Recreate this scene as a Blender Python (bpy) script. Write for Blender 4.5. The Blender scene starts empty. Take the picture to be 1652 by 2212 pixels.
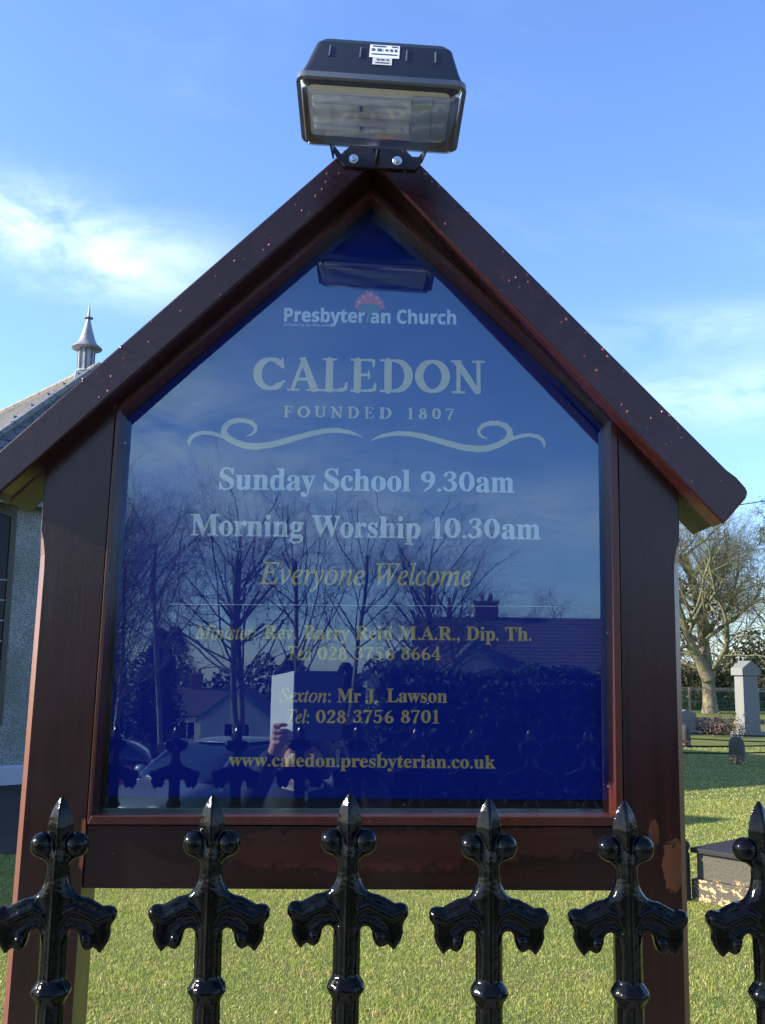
import bpy, math, random
import numpy as np
import time
T0 = time.time()
from mathutils import Vector, Matrix

random.seed(7)
rng = np.random.default_rng(7)
sc = bpy.context.scene
COL = sc.collection
R_ = math.radians

# ------------------------------------------------------------------ camera
cam_d = bpy.data.cameras.new("camera")
cam = bpy.data.objects.new("camera", cam_d)
COL.objects.link(cam)
pitch, yaw, roll = R_(9.46), R_(0.973), R_(0.64)
fwd = Vector((math.sin(yaw) * math.cos(pitch), math.cos(yaw) * math.cos(pitch), math.sin(pitch)))
rgt = Vector((math.cos(yaw), -math.sin(yaw), 0))
upv = rgt.cross(fwd)
r2 = rgt * math.cos(roll) + upv * math.sin(roll)
u2 = upv * math.cos(roll) - rgt * math.sin(roll)
m = Matrix((r2, u2, -fwd)).transposed().to_4x4()
m.translation = Vector((0.0125, -1.75, 1.75))
cam.matrix_world = m
cam_d.sensor_fit = 'VERTICAL'
cam_d.sensor_height = 24.0
cam_d.lens = 24.0 * 2113 / 2212
cam_d.clip_start = 0.05
cam_d.clip_end = 3000
sc.camera = cam

# ------------------------------------------------------------------ light
SUN_EL = 24.0
SUN_FRONT = 3.3          # degrees in front of the board's own plane
el, az = R_(SUN_EL), R_(SUN_FRONT)
S = Vector((-math.cos(el) * math.cos(az), -math.cos(el) * math.sin(az), math.sin(el)))
sun_d = bpy.data.lights.new("sun", 'SUN')
sun_d.energy = 5.0
sun_d.angle = R_(0.53)
sun_d.color = (1.0, 0.90, 0.76)
sun = bpy.data.objects.new("sun", sun_d)
COL.objects.link(sun)
sun.location = (-20, -2, 15)
sun.rotation_euler = S.to_track_quat('Z', 'Y').to_euler()

world = bpy.data.worlds.new("World")
sc.world = world
world.use_nodes = True
wn, wl = world.node_tree.nodes, world.node_tree.links
wn.clear()


def wnode(t, **k):
    n = wn.new(t)
    for a, b in k.items():
        setattr(n, a, b)
    return n


out = wnode('ShaderNodeOutputWorld')
bg = wnode('ShaderNodeBackground')
wl.new(bg.outputs[0], out.inputs[0])
sky = wnode('ShaderNodeTexSky', sky_type='NISHITA', sun_disc=False)
sky.sun_elevation = el
sky.sun_rotation = math.atan2(S.x, S.y)
sky.altitude = 60
sky.air_density = 1.0
sky.dust_density = 0.6
sky.ozone_density = 2.5
SKY_STRENGTH = 0.108
bg.inputs[1].default_value = SKY_STRENGTH
tc = wnode('ShaderNodeTexCoord')


def wmath(op, a, b=None, clamp=False):
    n = wnode('ShaderNodeMath', operation=op)
    n.use_clamp = clamp
    for i, v in enumerate((a, b)):
        if v is None:
            continue
        if isinstance(v, (int, float)):
            n.inputs[i].default_value = v
        else:
            wl.new(v, n.inputs[i])
    return n.outputs[0]


def wnoise(vec, scale, detail, rough=.55, dist=0.0):
    n = wnode('ShaderNodeTexNoise')
    n.inputs['Scale'].default_value = scale
    n.inputs['Detail'].default_value = detail
    n.inputs['Roughness'].default_value = rough
    n.inputs['Distortion'].default_value = dist
    wl.new(vec, n.inputs['Vector'])
    return n.outputs['Fac']


def wramp(fac, lo, hi):
    n = wnode('ShaderNodeMapRange', interpolation_type='SMOOTHSTEP')
    n.inputs['From Min'].default_value = lo
    n.inputs['From Max'].default_value = hi
    wl.new(fac, n.inputs['Value'])
    return n.outputs[0]


DIR = tc.outputs['Generated']
sepw = wnode('ShaderNodeSeparateXYZ')
wl.new(DIR, sepw.inputs[0])
dz = wmath('ADD', wmath('MAXIMUM', sepw.outputs[2], 0.0), 0.16)
comb = wnode('ShaderNodeCombineXYZ')
wl.new(wmath('DIVIDE', sepw.outputs[0], dz), comb.inputs[0])
wl.new(wmath('DIVIDE', sepw.outputs[1], dz), comb.inputs[1])
PL = comb.outputs[0]
wisp = wramp(wnoise(PL, 0.62, 7, .6, .6), 0.50, 0.80)
fine = wnoise(PL, 3.2, 8, .62, .4)


def blob(center, sx, sz, warp=0.5):
    """soft cloud bank round one direction: wide along the horizon, low in height"""
    c = Vector(center).normalized()
    side = Vector((c.y, -c.x, 0)).normalized()
    upd = side.cross(c)
    d1 = wnode('ShaderNodeVectorMath', operation='DOT_PRODUCT')
    d1.inputs[1].default_value = side
    wl.new(DIR, d1.inputs[0])
    d2 = wnode('ShaderNodeVectorMath', operation='DOT_PRODUCT')
    d2.inputs[1].default_value = upd
    wl.new(DIR, d2.inputs[0])
    d3 = wnode('ShaderNodeVectorMath', operation='DOT_PRODUCT')
    d3.inputs[1].default_value = c
    wl.new(DIR, d3.inputs[0])
    a = wmath('DIVIDE', d1.outputs['Value'], sx)
    b = wmath('DIVIDE', d2.outputs['Value'], sz)
    rr = wmath('ADD', wmath('MULTIPLY', a, a), wmath('MULTIPLY', b, b))
    g = wmath('POWER', 2.718, wmath('MULTIPLY', rr, -1.0))
    g = wmath('MULTIPLY', g, wmath('GREATER_THAN', d3.outputs['Value'], 0.0))
    g = wmath('MULTIPLY', g, wramp(fine, 0.28, 0.66))
    return g


b1 = blob((-0.255, 0.885, 0.392), 0.100, 0.036)
b2 = blob((-0.33, 0.86, 0.425), 0.07, 0.030)
b3 = blob((0.36, 0.90, 0.27), 0.16, 0.030)
b4 = blob((0.33, 0.90, 0.335), 0.15, 0.022)
b5 = blob((-0.26, -0.93, 0.25), 0.22, 0.09)
b6 = blob((0.22, -0.95, 0.16), 0.28, 0.035)
b7 = blob((-0.12, -0.95, 0.14), 0.25, 0.07)
cl = wmath('MULTIPLY', wisp, 0.30)
for bb, k in ((b1, .95), (b2, .5), (b3, .42), (b4, .28), (b5, 0.95), (b6, .6), (b7, .7)):
    cl = wmath('ADD', cl, wmath('MULTIPLY', bb, k))
cl = wmath('MINIMUM', cl, 0.95)
mixw = wnode('ShaderNodeMixRGB')
wl.new(cl, mixw.inputs[0])
tint = wnode('ShaderNodeMixRGB', blend_type='MULTIPLY')
tint.inputs[0].default_value = 1.0
tint.inputs[2].default_value = (0.84, 0.97, 1.27, 1)
wl.new(sky.outputs[0], tint.inputs[1])
wl.new(tint.outputs[0], mixw.inputs[1])
mixw.inputs[2].default_value = (4.5, 5.3, 6.4, 1)
wl.new(mixw.outputs[0], bg.inputs[0])

sc.view_settings.view_transform = 'Standard'
sc.view_settings.look = 'None'
sc.view_settings.exposure = 1.53
sc.view_settings.gamma = 1.0
sc.view_settings.use_curve_mapping = False
sc.render.film_transparent = False
sc.cycles.max_bounces = 8
sc.cycles.transparent_max_bounces = 16
sc.cycles.sample_clamp_indirect = 6


# ------------------------------------------------------------------ material helpers
class Mat:
    def __init__(self, name, color=(.5, .5, .5), rough=.6, metal=0.0, spec=.5, coat=0.0, coat_rough=.1):
        self.m = bpy.data.materials.new(name)
        self.m.use_nodes = True
        self.nt = self.m.node_tree
        self.N, self.L = self.nt.nodes, self.nt.links
        self.b = self.N['Principled BSDF']
        self.b.inputs['Base Color'].default_value = (*color, 1)
        self.b.inputs['Roughness'].default_value = rough
        self.b.inputs['Metallic'].default_value = metal
        self.b.inputs['Specular IOR Level'].default_value = spec
        self.b.inputs['Coat Weight'].default_value = coat
        self.b.inputs['Coat Roughness'].default_value = coat_rough
        self.tc = self.N.new('ShaderNodeTexCoord')
        self.coord = self.tc.outputs['Object']

    def mapping(self, scale=(1, 1, 1), rot=(0, 0, 0), loc=(0, 0, 0), world=False):
        n = self.N.new('ShaderNodeMapping')
        n.inputs['Scale'].default_value = scale
        n.inputs['Rotation'].default_value = rot
        n.inputs['Location'].default_value = loc
        if world:
            g = self.N.new('ShaderNodeNewGeometry')
            self.L.new(g.outputs['Position'], n.inputs[0])
        else:
            self.L.new(self.coord, n.inputs[0])
        return n.outputs[0]

    def noise(self, vec=None, scale=5, detail=4, rough=.55, dist=0.0):
        n = self.N.new('ShaderNodeTexNoise')
        n.inputs['Scale'].default_value = scale
        n.inputs['Detail'].default_value = detail
        n.inputs['Roughness'].default_value = rough
        n.inputs['Distortion'].default_value = dist
        self.L.new(vec if vec is not None else self.coord, n.inputs['Vector'])
        return n.outputs['Fac']

    def voronoi(self, vec=None, scale=5, feature='F1', out='Distance'):
        n = self.N.new('ShaderNodeTexVoronoi')
        n.feature = feature
        n.inputs['Scale'].default_value = scale
        self.L.new(vec if vec is not None else self.coord, n.inputs['Vector'])
        return n.outputs[out]

    def ramp(self, fac, stops, interp='LINEAR'):
        n = self.N.new('ShaderNodeValToRGB')
        cr = n.color_ramp
        cr.interpolation = interp
        while len(cr.elements) < len(stops):
            cr.elements.new(.5)
        for e, (p, c) in zip(cr.elements, stops):
            e.position = p
            e.color = (*c, 1) if len(c) == 3 else c
        self.L.new(fac, n.inputs[0])
        return n.outputs[0]

    def rng(self, fac, a, b, lo=0.0, hi=1.0):
        n = self.N.new('ShaderNodeMapRange')
        n.interpolation_type = 'SMOOTHSTEP'
        for k, v in zip(('From Min', 'From Max', 'To Min', 'To Max'), (a, b, lo, hi)):
            n.inputs[k].default_value = v
        self.L.new(fac, n.inputs['Value'])
        return n.outputs[0]

    def mix(self, fac, a, b, mode='MIX'):
        n = self.N.new('ShaderNodeMixRGB')
        n.blend_type = mode
        for i, v in ((0, fac), (1, a), (2, b)):
            if isinstance(v, (int, float)):
                n.inputs[i].default_value = v
            elif isinstance(v, tuple):
                n.inputs[i].default_value = (*v, 1)
            else:
                self.L.new(v, n.inputs[i])
        return n.outputs[0]

    def math(self, op, a, b=None, clamp=False):
        n = self.N.new('ShaderNodeMath')
        n.operation = op
        n.use_clamp = clamp
        for i, v in enumerate((a, b)):
            if v is None:
                continue
            if isinstance(v, (int, float)):
                n.inputs[i].default_value = v
            else:
                self.L.new(v, n.inputs[i])
        return n.outputs[0]

    def color(self, s):
        self.L.new(s, self.b.inputs['Base Color'])
        return self

    def rough(self, s):
        self.L.new(s, self.b.inputs['Roughness'])
        return self

    def bump(self, h, strength=.3, dist=.01, coat=False):
        n = self.N.new('ShaderNodeBump')
        n.inputs['Strength'].default_value = strength
        n.inputs['Distance'].default_value = dist
        self.L.new(h, n.inputs['Height'])
        self.L.new(n.outputs[0], self.b.inputs['Normal'])
        if coat:
            self.L.new(n.outputs[0], self.b.inputs['Coat Normal'])
        return self


def wood(name, axis='z', base=(.026, .0044, .0034), dark=(.0075, .0016, .0014), patch=None, rough=.32, moss=False):
    M = Mat(name, base, rough, spec=.25, coat=.42, coat_rough=.10)
    sc_ = {'z': (60, 60, 2.5), 'x': (2.5, 60, 60), 'l': (30, 60, 30)}[axis]
    g = M.noise(M.mapping(sc_), 1.0, 5, .6, .3)
    c = M.ramp(g, [(.3, dark), (.72, base)])
    blot = M.noise(None, 3.1, 5, .6)
    c = M.mix(M.rng(blot, .35, .75), c, tuple(v * .62 for v in base))
    sp = M.noise(None, 170, 2, .5)
    c = M.mix(M.rng(sp, .75, .80), c, (.16, .09, .08))
    if patch:
        for (px, pz, rx, rz, colr, hard) in patch:
            sep = M.N.new('ShaderNodeSeparateXYZ')
            M.L.new(M.coord, sep.inputs[0])
            nx = M.math('DIVIDE', M.math('SUBTRACT', sep.outputs[0], px), rx)
            nz = M.math('DIVIDE', M.math('SUBTRACT', sep.outputs[2], pz), rz)
            d = M.math('ADD', M.math('MULTIPLY', nx, nx), M.math('MULTIPLY', nz, nz))
            wv = M.noise(M.mapping((46, 46, 50)), 1.0, 7, .75)
            d = M.math('ADD', d, M.math('MULTIPLY', M.math('SUBTRACT', wv, .22), 3.0))
            msk = M.rng(d, 1.55 + hard, 1.55 - hard)
            gg = M.ramp(g, [(.3, tuple(v * .6 for v in colr)), (.7, colr)])
            c = M.mix(msk, c, gg)
    if moss:
        mm = M.noise(None, 9, 4, .6)
        c = M.mix(M.rng(mm, .42, .62), c, (.026, .028, .009))
    M.color(c)
    drip = M.noise(M.mapping((1, 1, .45)), 46, 3, .5)
    pit = M.noise(None, 420, 2, .5)
    h = M.math('ADD', M.math('MULTIPLY', g, .6), M.math('ADD', M.math('MULTIPLY', drip, .6), M.math('MULTIPLY', pit, .55)))
    M.bump(h, .32, .0016, coat=True)
    M.rough(M.rng(blot, .3, .7, rough - .06, rough + .14))
    return M.m


W_POST = wood("varnished_post", 'z', patch=[(.550, 1.430, .022, .055, (.115, .040, .018), .02), (.517, 1.485, .012, .026, (.10, .035, .016), .02), (-.463, 1.46, .006, .05, (.22, .07, .03), .05)])
W_EDGE = wood("sunlit_arris", "z", base=(.17, .062, .042), dark=(.10, .036, .025), rough=.3)  # sunlight on the post chamfers, put into a lighter wood colour
W_RAIL = wood("varnished_rail", 'x', base=(.019, .0042, .0034),
              patch=[(.02, 1.455, .34, .040, (.052, .012, .007), .12), (.33, 1.47, .12, .030, (.05, .012, .007), .05)])
W_RAFT = wood("varnished_rafter", 'l', base=(.034, .0075, .0085), dark=(.012, .003, .0038), rough=.26)
W_SOFF = wood("mossy_soffit", 'l', base=(.06, .03, .02), rough=.6, moss=True)
W_DOOR = wood("varnished_door", 'z', base=(.072, .017, .010), dark=(.030, .008, .005), rough=.3)

M_DARK = Mat("dark_backing", (.006, .006, .007), .6).m

M_PANEL = Mat("blue_sign_panel", (.0006, .019, .33), .5, spec=.15)
M_PANEL = M_PANEL.m
LET = {'w': Mat("pale_blue_lettering", (.88, .93, .90), .5).m,
       'g': Mat("stone_gold_lettering", (.86, .74, .42), .5).m,
       'y': Mat("gold_lettering", (.86, .62, .18), .5).m}
M_RED = Mat("flame_red", (.90, .06, .06), .5).m
M_FGREEN = Mat("stem_green", (.04, .30, .20), .5).m
M_FMUTE = Mat("bush_muted_green", (.10, .18, .20), .5).m
M_FWHITE = Mat("flame_tip_white", (.75, .55, .62), .5).m


def glass_mat(name, ior=1.62, tint=(1, 1, 1), wav=0.0, rough=0.0, base_gain=1.0, dust=0.0, gcol=(1, 1, 1)):
    mt = bpy.data.materials.new(name)
    mt.use_nodes = True
    N, L = mt.node_tree.nodes, mt.node_tree.links
    N.clear()
    o = N.new('ShaderNodeOutputMaterial')
    t = N.new('ShaderNodeBsdfTransparent')
    t.inputs[0].default_value = (*tint, 1)
    g = N.new('ShaderNodeBsdfGlossy')
    g.inputs[0].default_value = (*gcol, 1)
    g.inputs['Roughness'].default_value = rough
    f = N.new('ShaderNodeFresnel')
    f.inputs['IOR'].default_value = ior
    mx = N.new('ShaderNodeMixShader')
    mu = N.new('ShaderNodeMath')
    mu.operation = 'MULTIPLY'
    mu.use_clamp = True
    mu.inputs[1].default_value = base_gain
    L.new(f.outputs[0], mu.inputs[0])
    L.new(mu.outputs[0], mx.inputs[0])
    L.new(t.outputs[0], mx.inputs[1])
    L.new(g.outputs[0], mx.inputs[2])
    last = mx
    if dust:
        dd = N.new('ShaderNodeBsdfDiffuse')
        dd.inputs[0].default_value = (.6, .6, .58, 1)
        m2 = N.new('ShaderNodeMixShader')
        m2.inputs[0].default_value = dust
        L.new(mx.outputs[0], m2.inputs[1])
        L.new(dd.outputs[0], m2.inputs[2])
        last = m2
    if wav:
        tcn = N.new('ShaderNodeTexCoord')
        nz = N.new('ShaderNodeTexNoise')
        nz.inputs['Scale'].default_value = 3.0
        nz.inputs['Detail'].default_value = 1
        L.new(tcn.outputs['Object'], nz.inputs['Vector'])
        b = N.new('ShaderNodeBump')
        b.inputs['Strength'].default_value = 1
        b.inputs['Distance'].default_value = wav
        L.new(nz.outputs['Fac'], b.inputs['Height'])
        L.new(b.outputs[0], g.inputs['Normal'])
        L.new(b.outputs[0], f.inputs['Normal'])
    L.new(last.outputs[0], o.inputs[0])
    return mt


M_GLASS = glass_mat("window_glass", 1.45, wav=.00005, base_gain=4.2, gcol=(.68, .93, 1.0))
M_CLEAR = glass_mat("clear_plastic_cover", 1.5, tint=(.90, .91, .90), base_gain=.55, rough=.10, dust=.06)

mm = Mat("black_gloss_paint", (.002, .0024, .0028), .13, spec=.17)
hh = mm.noise(None, 120, 3, .6)
h2 = mm.noise(None, 45, 2, .5)
mm.bump(mm.math('ADD', mm.math('MULTIPLY', hh, .4), h2), .50, .0030, coat=True)
mm.rough(mm.rng(hh, .3, .7, .07, .17))
M_IRON = mm.m

M_HOUS = Mat("black_lamp_housing", (.006, .008, .013), .42)
M_HOUS.bump(M_HOUS.noise(None, 500, 2), .15, .0008)
M_HOUS = M_HOUS.m
M_BRK = Mat("black_bracket_metal", (.008, .009, .011), .4).m
M_ZINC = Mat("zinc_bolt", (.62, .68, .75), .28, metal=.9).m
M_LAMPIN = Mat("lamp_reflector_tray", (.78, .70, .58), .45).m
M_TUBE = Mat("lamp_tube_glass", (.78, .80, .76), .18).m
M_BALL = Mat("ballast_plastic", (.32, .35, .34), .5).m
M_LABEL = Mat("white_label", (.70, .74, .80), .5).m
M_LABEL2 = Mat("cream_label", (.55, .56, .52), .5).m
M_INK = Mat("label_ink", (.06, .07, .10), .6).m
M_RIM = Mat("lamp_rim_gloss", (.09, .10, .12), .12, coat=.6).m


# ------------------------------------------------------------------ mesh helpers
def unit(v):
    v = np.asarray(v, float)
    n = np.linalg.norm(v)
    return v / n if n > 1e-12 else v


class MB:
    """collects pieces of ONE object"""

    def __init__(self):
        self.v, self.f, self.n = [], [], 0
        self.mi, self.cur = [], 0

    def add(self, verts, faces):
        verts = np.asarray(verts, float)
        self.v.append(verts)
        for f in faces:
            self.f.append([i + self.n for i in f])
            self.mi.append(self.cur)
        self.n += len(verts)
        return self

    def box(self, c, s, rot=None):
        x, y, z = (k / 2 for k in s)
        v = np.array([(a, b, d) for a in (-x, x) for b in (-y, y) for d in (-z, z)])
        if rot is not None:
            v = v @ np.array(Matrix.Rotation(rot[1], 3, rot[0])).T
        return self.add(v + np.array(c), [(0, 1, 3, 2), (4, 6, 7, 5), (0, 4, 5, 1), (2, 3, 7, 6), (0, 2, 6, 4), (1, 5, 7, 3)])

    def prism_y(self, pts, y0, y1):
        """polygon in x,z, pulled from y0 to y1"""
        n = len(pts)
        v = [(p[0], y0, p[1]) for p in pts] + [(p[0], y1, p[1]) for p in pts]
        f = [tuple(range(n)), tuple(range(2 * n - 1, n - 1, -1))]
        f += [(i, i + n, (i + 1) % n + n, (i + 1) % n) for i in range(n)]
        return self.add(v, f)

    def prism_z(self, pts, z0, z1):
        n = len(pts)
        v = [(p[0], p[1], z0) for p in pts] + [(p[0], p[1], z1) for p in pts]
        f = [tuple(range(n - 1, -1, -1)), tuple(range(n, 2 * n))]
        f += [(i, (i + 1) % n, (i + 1) % n + n, i + n) for i in range(n)]
        return self.add(v, f)

    def hexa(self, b, t):
        """box from four bottom and four top corners"""
        return self.add(list(b) + list(t), [(3, 2, 1, 0), (4, 5, 6, 7)] + [(i, (i + 1) % 4, (i + 1) % 4 + 4, i + 4) for i in range(4)])

    def tube(self, pts, rad, sides=8, cap=True):
        pts = np.asarray(pts, float)
        n = len(pts)
        if np.isscalar(rad):
            rad = [rad] * n
        vs = []
        prev = None
        for i in range(n):
            t = unit(pts[min(i + 1, n - 1)] - pts[max(i - 1, 0)])
            if prev is None:
                a = np.array([0, 0, 1.]) if abs(t[2]) < .9 else np.array([1., 0, 0])
                u = unit(np.cross(t, a))
            else:
                u = unit(prev - t * (prev @ t))
            prev = u
            w = np.cross(t, u)
            for k in range(sides):
                q = 2 * math.pi * k / sides
                vs.append(pts[i] + rad[i] * (math.cos(q) * u + math.sin(q) * w))
        f = []
        for i in range(n - 1):
            for k in range(sides):
                a, b = i * sides + k, i * sides + (k + 1) % sides
                f.append((a, b, b + sides, a + sides))
        if cap:
            f.append(tuple(range(sides - 1, -1, -1)))
            f.append(tuple(range((n - 1) * sides, n * sides)))
        return self.add(vs, f)

    def lathe(self, prof, c=(0, 0, 0), n=24, axis='z', phase=0.0):
        vs = []
        for r, h in prof:
            for k in range(n):
                q = 2 * math.pi * k / n + phase
                a, b = r * math.cos(q), r * math.sin(q)
                vs.append({'z': (a, b, h), 'x': (h, a, b), 'y': (a, h, b)}[axis])
        vs = np.array(vs) + np.array(c)
        f = []
        for i in range(len(prof) - 1):
            for k in range(n):
                a, b = i * n + k, i * n + (k + 1) % n
                f.append((a, b, b + n, a + n))
        f.append(tuple(range(n - 1, -1, -1)))
        f.append(tuple(range((len(prof) - 1) * n, len(prof) * n)))
        return self.add(vs, f)

    def ball(self, c, r, n=10):
        prof = [(max(1e-4, math.sin(math.pi * i / n)) , -math.cos(math.pi * i / n)) for i in range(n + 1)]
        r = (r, r, r) if np.isscalar(r) else r
        vs, f = [], []
        k2 = n * 2
        for a, h in prof:
            for k in range(k2):
                q = 2 * math.pi * k / k2
                vs.append((c[0] + r[0] * a * math.cos(q), c[1] + r[1] * a * math.sin(q), c[2] + r[2] * h))
        for i in range(n):
            for k in range(k2):
                a, b = i * k2 + k, i * k2 + (k + 1) % k2
                f.append((a, b, b + k2, a + k2))
        return self.add(vs, f)

    def build(self, name, mat, parent=None, bevel=0, smooth=False, angle=40, **props):
        me = bpy.data.meshes.new(name)
        v = np.concatenate(self.v) if self.v else np.zeros((0, 3))
        if parent is not None:
            off = np.zeros(3)
            p = parent
            while p is not None:
                off += np.array(p.location)
                p = p.parent
            v = v - off
        me.from_pydata(v.tolist(), [], self.f)
        mats = mat if isinstance(mat, (list, tuple)) else [mat]
        for q in mats:
            me.materials.append(q)
        if len(mats) > 1:
            me.polygons.foreach_set('material_index', self.mi)
        me.update()
        if smooth:
            me.polygons.foreach_set('use_smooth', [True] * len(me.polygons))
            me.set_sharp_from_angle(angle=R_(angle))
        return link(me, name, parent, bevel, **props)


def link(me, name, parent=None, bevel=0, **props):
    o = bpy.data.objects.new(name, me)
    COL.objects.link(o)
    if parent is not None:
        o.parent = parent
    if bevel:
        b = o.modifiers.new('bevel', 'BEVEL')
        b.width = bevel
        b.segments = 2
        b.limit_method = 'ANGLE'
        b.angle_limit = R_(35)
        b.harden_normals = False
    for k, val in props.items():
        o[k] = val
    return o


def empty(name, loc, label, cat, group=None):
    o = bpy.data.objects.new(name, None)
    o.empty_display_size = .1
    o.location = loc
    COL.objects.link(o)
    tag(o, label, cat, group)
    return o


def tag(o, label, cat, group=None):
    o['label'] = label
    o['category'] = cat
    if group:
        o['group'] = group
    return o


def copy_tree(o, loc=None, label=None, parent=None, rot=None):
    c = o.copy()
    COL.objects.link(c)
    if parent is not None:
        c.parent = parent
    if loc is not None:
        c.location = loc
    if rot is not None:
        c.rotation_euler = rot
    if label:
        c['label'] = label
    for ch in list(CH.get(o.name, [])) or [x for x in o.children]:
        copy_tree(ch, parent=c)
    return c


CH = {}


def np_mesh(name, v, tris_or_quads, mat, parent=None, smooth=False, **props):
    """fast mesh from arrays; faces array (n,3) or (n,4)"""
    v = np.asarray(v, np.float32)
    if parent is not None:
        off = np.zeros(3, np.float32)
        p = parent
        while p is not None:
            off += np.array(p.location, np.float32)
            p = p.parent
        v = v - off
    f = np.asarray(tris_or_quads, np.int32)
    k = f.shape[1]
    me = bpy.data.meshes.new(name)
    me.vertices.add(len(v))
    me.vertices.foreach_set('co', v.ravel())
    me.loops.add(f.size)
    me.loops.foreach_set('vertex_index', f.ravel())
    me.polygons.add(len(f))
    me.polygons.foreach_set('loop_start', np.arange(len(f), dtype=np.int32) * k)
    me.polygons.foreach_set('loop_total', np.full(len(f), k, np.int32))
    if smooth:
        me.polygons.foreach_set('use_smooth', np.ones(len(f), bool))
    me.materials.append(mat)
    me.update(calc_edges=True)
    return link(me, name, parent, **props)


def surface_nets(F, org, h):
    """F<0 inside; returns verts, quads"""
    ins = F < 0
    nx, ny, nz = F.shape
    cs = (nx - 1, ny - 1, nz - 1)
    cnt = np.zeros(cs)
    acc = np.zeros(cs + (3,))
    corner = lambda i, j, k: (slice(i, nx - 1 + i), slice(j, ny - 1 + j), slice(k, nz - 1 + k))
    for ax in range(3):
        for a in (0, 1):
            for b in (0, 1):
                c0 = [0, 0, 0]
                oth = [q for q in range(3) if q != ax]
                c0[oth[0]], c0[oth[1]] = a, b
                c1 = list(c0)
                c1[ax] = 1
                f0, f1 = F[corner(*c0)], F[corner(*c1)]
                cr = (f0 < 0) != (f1 < 0)
                t = np.where(cr, f0 / np.where(cr, f0 - f1, 1), 0)
                cnt += cr
                acc[..., ax] += np.where(cr, t, 0)
                acc[..., oth[0]] += cr * a
                acc[..., oth[1]] += cr * b
    act = cnt > 0
    idx = -np.ones(cs, int)
    idx[act] = np.arange(act.sum())
    ijk = np.argwhere(act)
    v = (acc[act] / cnt[act][:, None] + ijk) * h + np.array(org)
    quads = []
    for ax in range(3):
        o1, o2 = [(1, 2), (2, 0), (0, 1)][ax]
        sl0 = [slice(1, -1)] * 3
        sl0[ax] = slice(0, -1)
        sl1 = list(sl0)
        sl1[ax] = slice(1, None)
        a, b = ins[tuple(sl0)], ins[tuple(sl1)]
        e = np.argwhere(a != b)
        if not len(e):
            continue
        flip = a[a != b]
        base = e + 1
        base[:, ax] -= 1
        def cell(d1, d2):
            q = base.copy()
            q[:, o1] += d1
            q[:, o2] += d2
            return idx[q[:, 0], q[:, 1], q[:, 2]]
        q4 = np.stack([cell(-1, -1), cell(0, -1), cell(0, 0), cell(-1, 0)], 1)
        q4[~flip] = q4[~flip][:, ::-1]
        quads.append(q4)
    return v, np.concatenate(quads)


def smin(a, b, k):
    h = np.clip(.5 + .5 * (b - a) / k, 0, 1)
    return b * (1 - h) + a * h - k * h * (1 - h)


def cone_sdf(P, a, ra, b, rb):
    a, b = np.asarray(a, float), np.asarray(b, float)
    ab = b - a
    t = np.clip(((P - a) @ ab) / max(ab @ ab, 1e-12), 0, 1)
    d = np.linalg.norm(P - a - t[..., None] * ab, axis=-1)
    return d - (ra + (rb - ra) * t)


# 2D shapes traced as strokes of changing width, filled by marching squares
def strokes_mesh(strokes, h):
    """strokes: list of polylines [(x,y,r),...]; returns verts2d, polys"""
    allp = np.array([p for s in strokes for p in s])
    x0, y0 = allp[:, 0].min() - allp[:, 2].max() - 2 * h, allp[:, 1].min() - allp[:, 2].max() - 2 * h
    x1, y1 = allp[:, 0].max() + allp[:, 2].max() + 2 * h, allp[:, 1].max() + allp[:, 2].max() + 2 * h
    nx, ny = int((x1 - x0) / h) + 2, int((y1 - y0) / h) + 2
    X, Y = np.meshgrid(x0 + h * np.arange(nx), y0 + h * np.arange(ny), indexing='ij')
    P = np.stack([X, Y], -1)
    F = np.full(X.shape, 1e3)
    for s in strokes:
        for (ax, ay, ar), (bx, by, br) in zip(s[:-1], s[1:]):
            F = np.minimum(F, cone_sdf(P, (ax, ay), ar, (bx, by), br))
    ins = F < 0
    verts, polys, cache = [], [], {}

    def vid(key, p):
        if key not in cache:
            cache[key] = len(verts)
            verts.append(p)
        return cache[key]

    def cor(i, j):
        return vid((i, j), (x0 + i * h, y0 + j * h))

    def cross(i, j, i2, j2):
        f0, f1 = F[i, j], F[i2, j2]
        t = f0 / (f0 - f1)
        key = ('e', min((i, j), (i2, j2)), max((i, j), (i2, j2)))
        return vid(key, (x0 + (i + t * (i2 - i)) * h, y0 + (j + t * (j2 - j)) * h))

    for j in range(ny - 1):
        run = None
        for i in range(nx - 1):
            c = [(i, j), (i + 1, j), (i + 1, j + 1), (i, j + 1)]
            s4 = [ins[q] for q in c]
            full = all(s4)
            if full and run is None:
                run = i
            if not full and run is not None:
                polys.append([cor(run, j), cor(i, j), cor(i, j + 1), cor(run, j + 1)])
                run = None
            if not full and any(s4):
                pl = []
                for k in range(4):
                    a, b = c[k], c[(k + 1) % 4]
                    if ins[a]:
                        pl.append(cor(*a))
                    if ins[a] != ins[b]:
                        pl.append(cross(*a, *b))
                if len(pl) >= 3:
                    polys.append(pl)
    return np.array(verts), polys


def arc(cx, cy, rx, ry, a0, a1, r0, r1=None, n=14, thick=None):
    out_ = []
    for i in range(n + 1):
        t = i / n
        a = R_(a0 + (a1 - a0) * t)
        r = r0 + ((r1 if r1 is not None else r0) - r0) * t
        if thick is not None:
            r = r0 + (thick - r0) * abs(math.cos(a))
        out_.append((cx + rx * math.cos(a), cy + ry * math.sin(a), r))
    return out_


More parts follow.
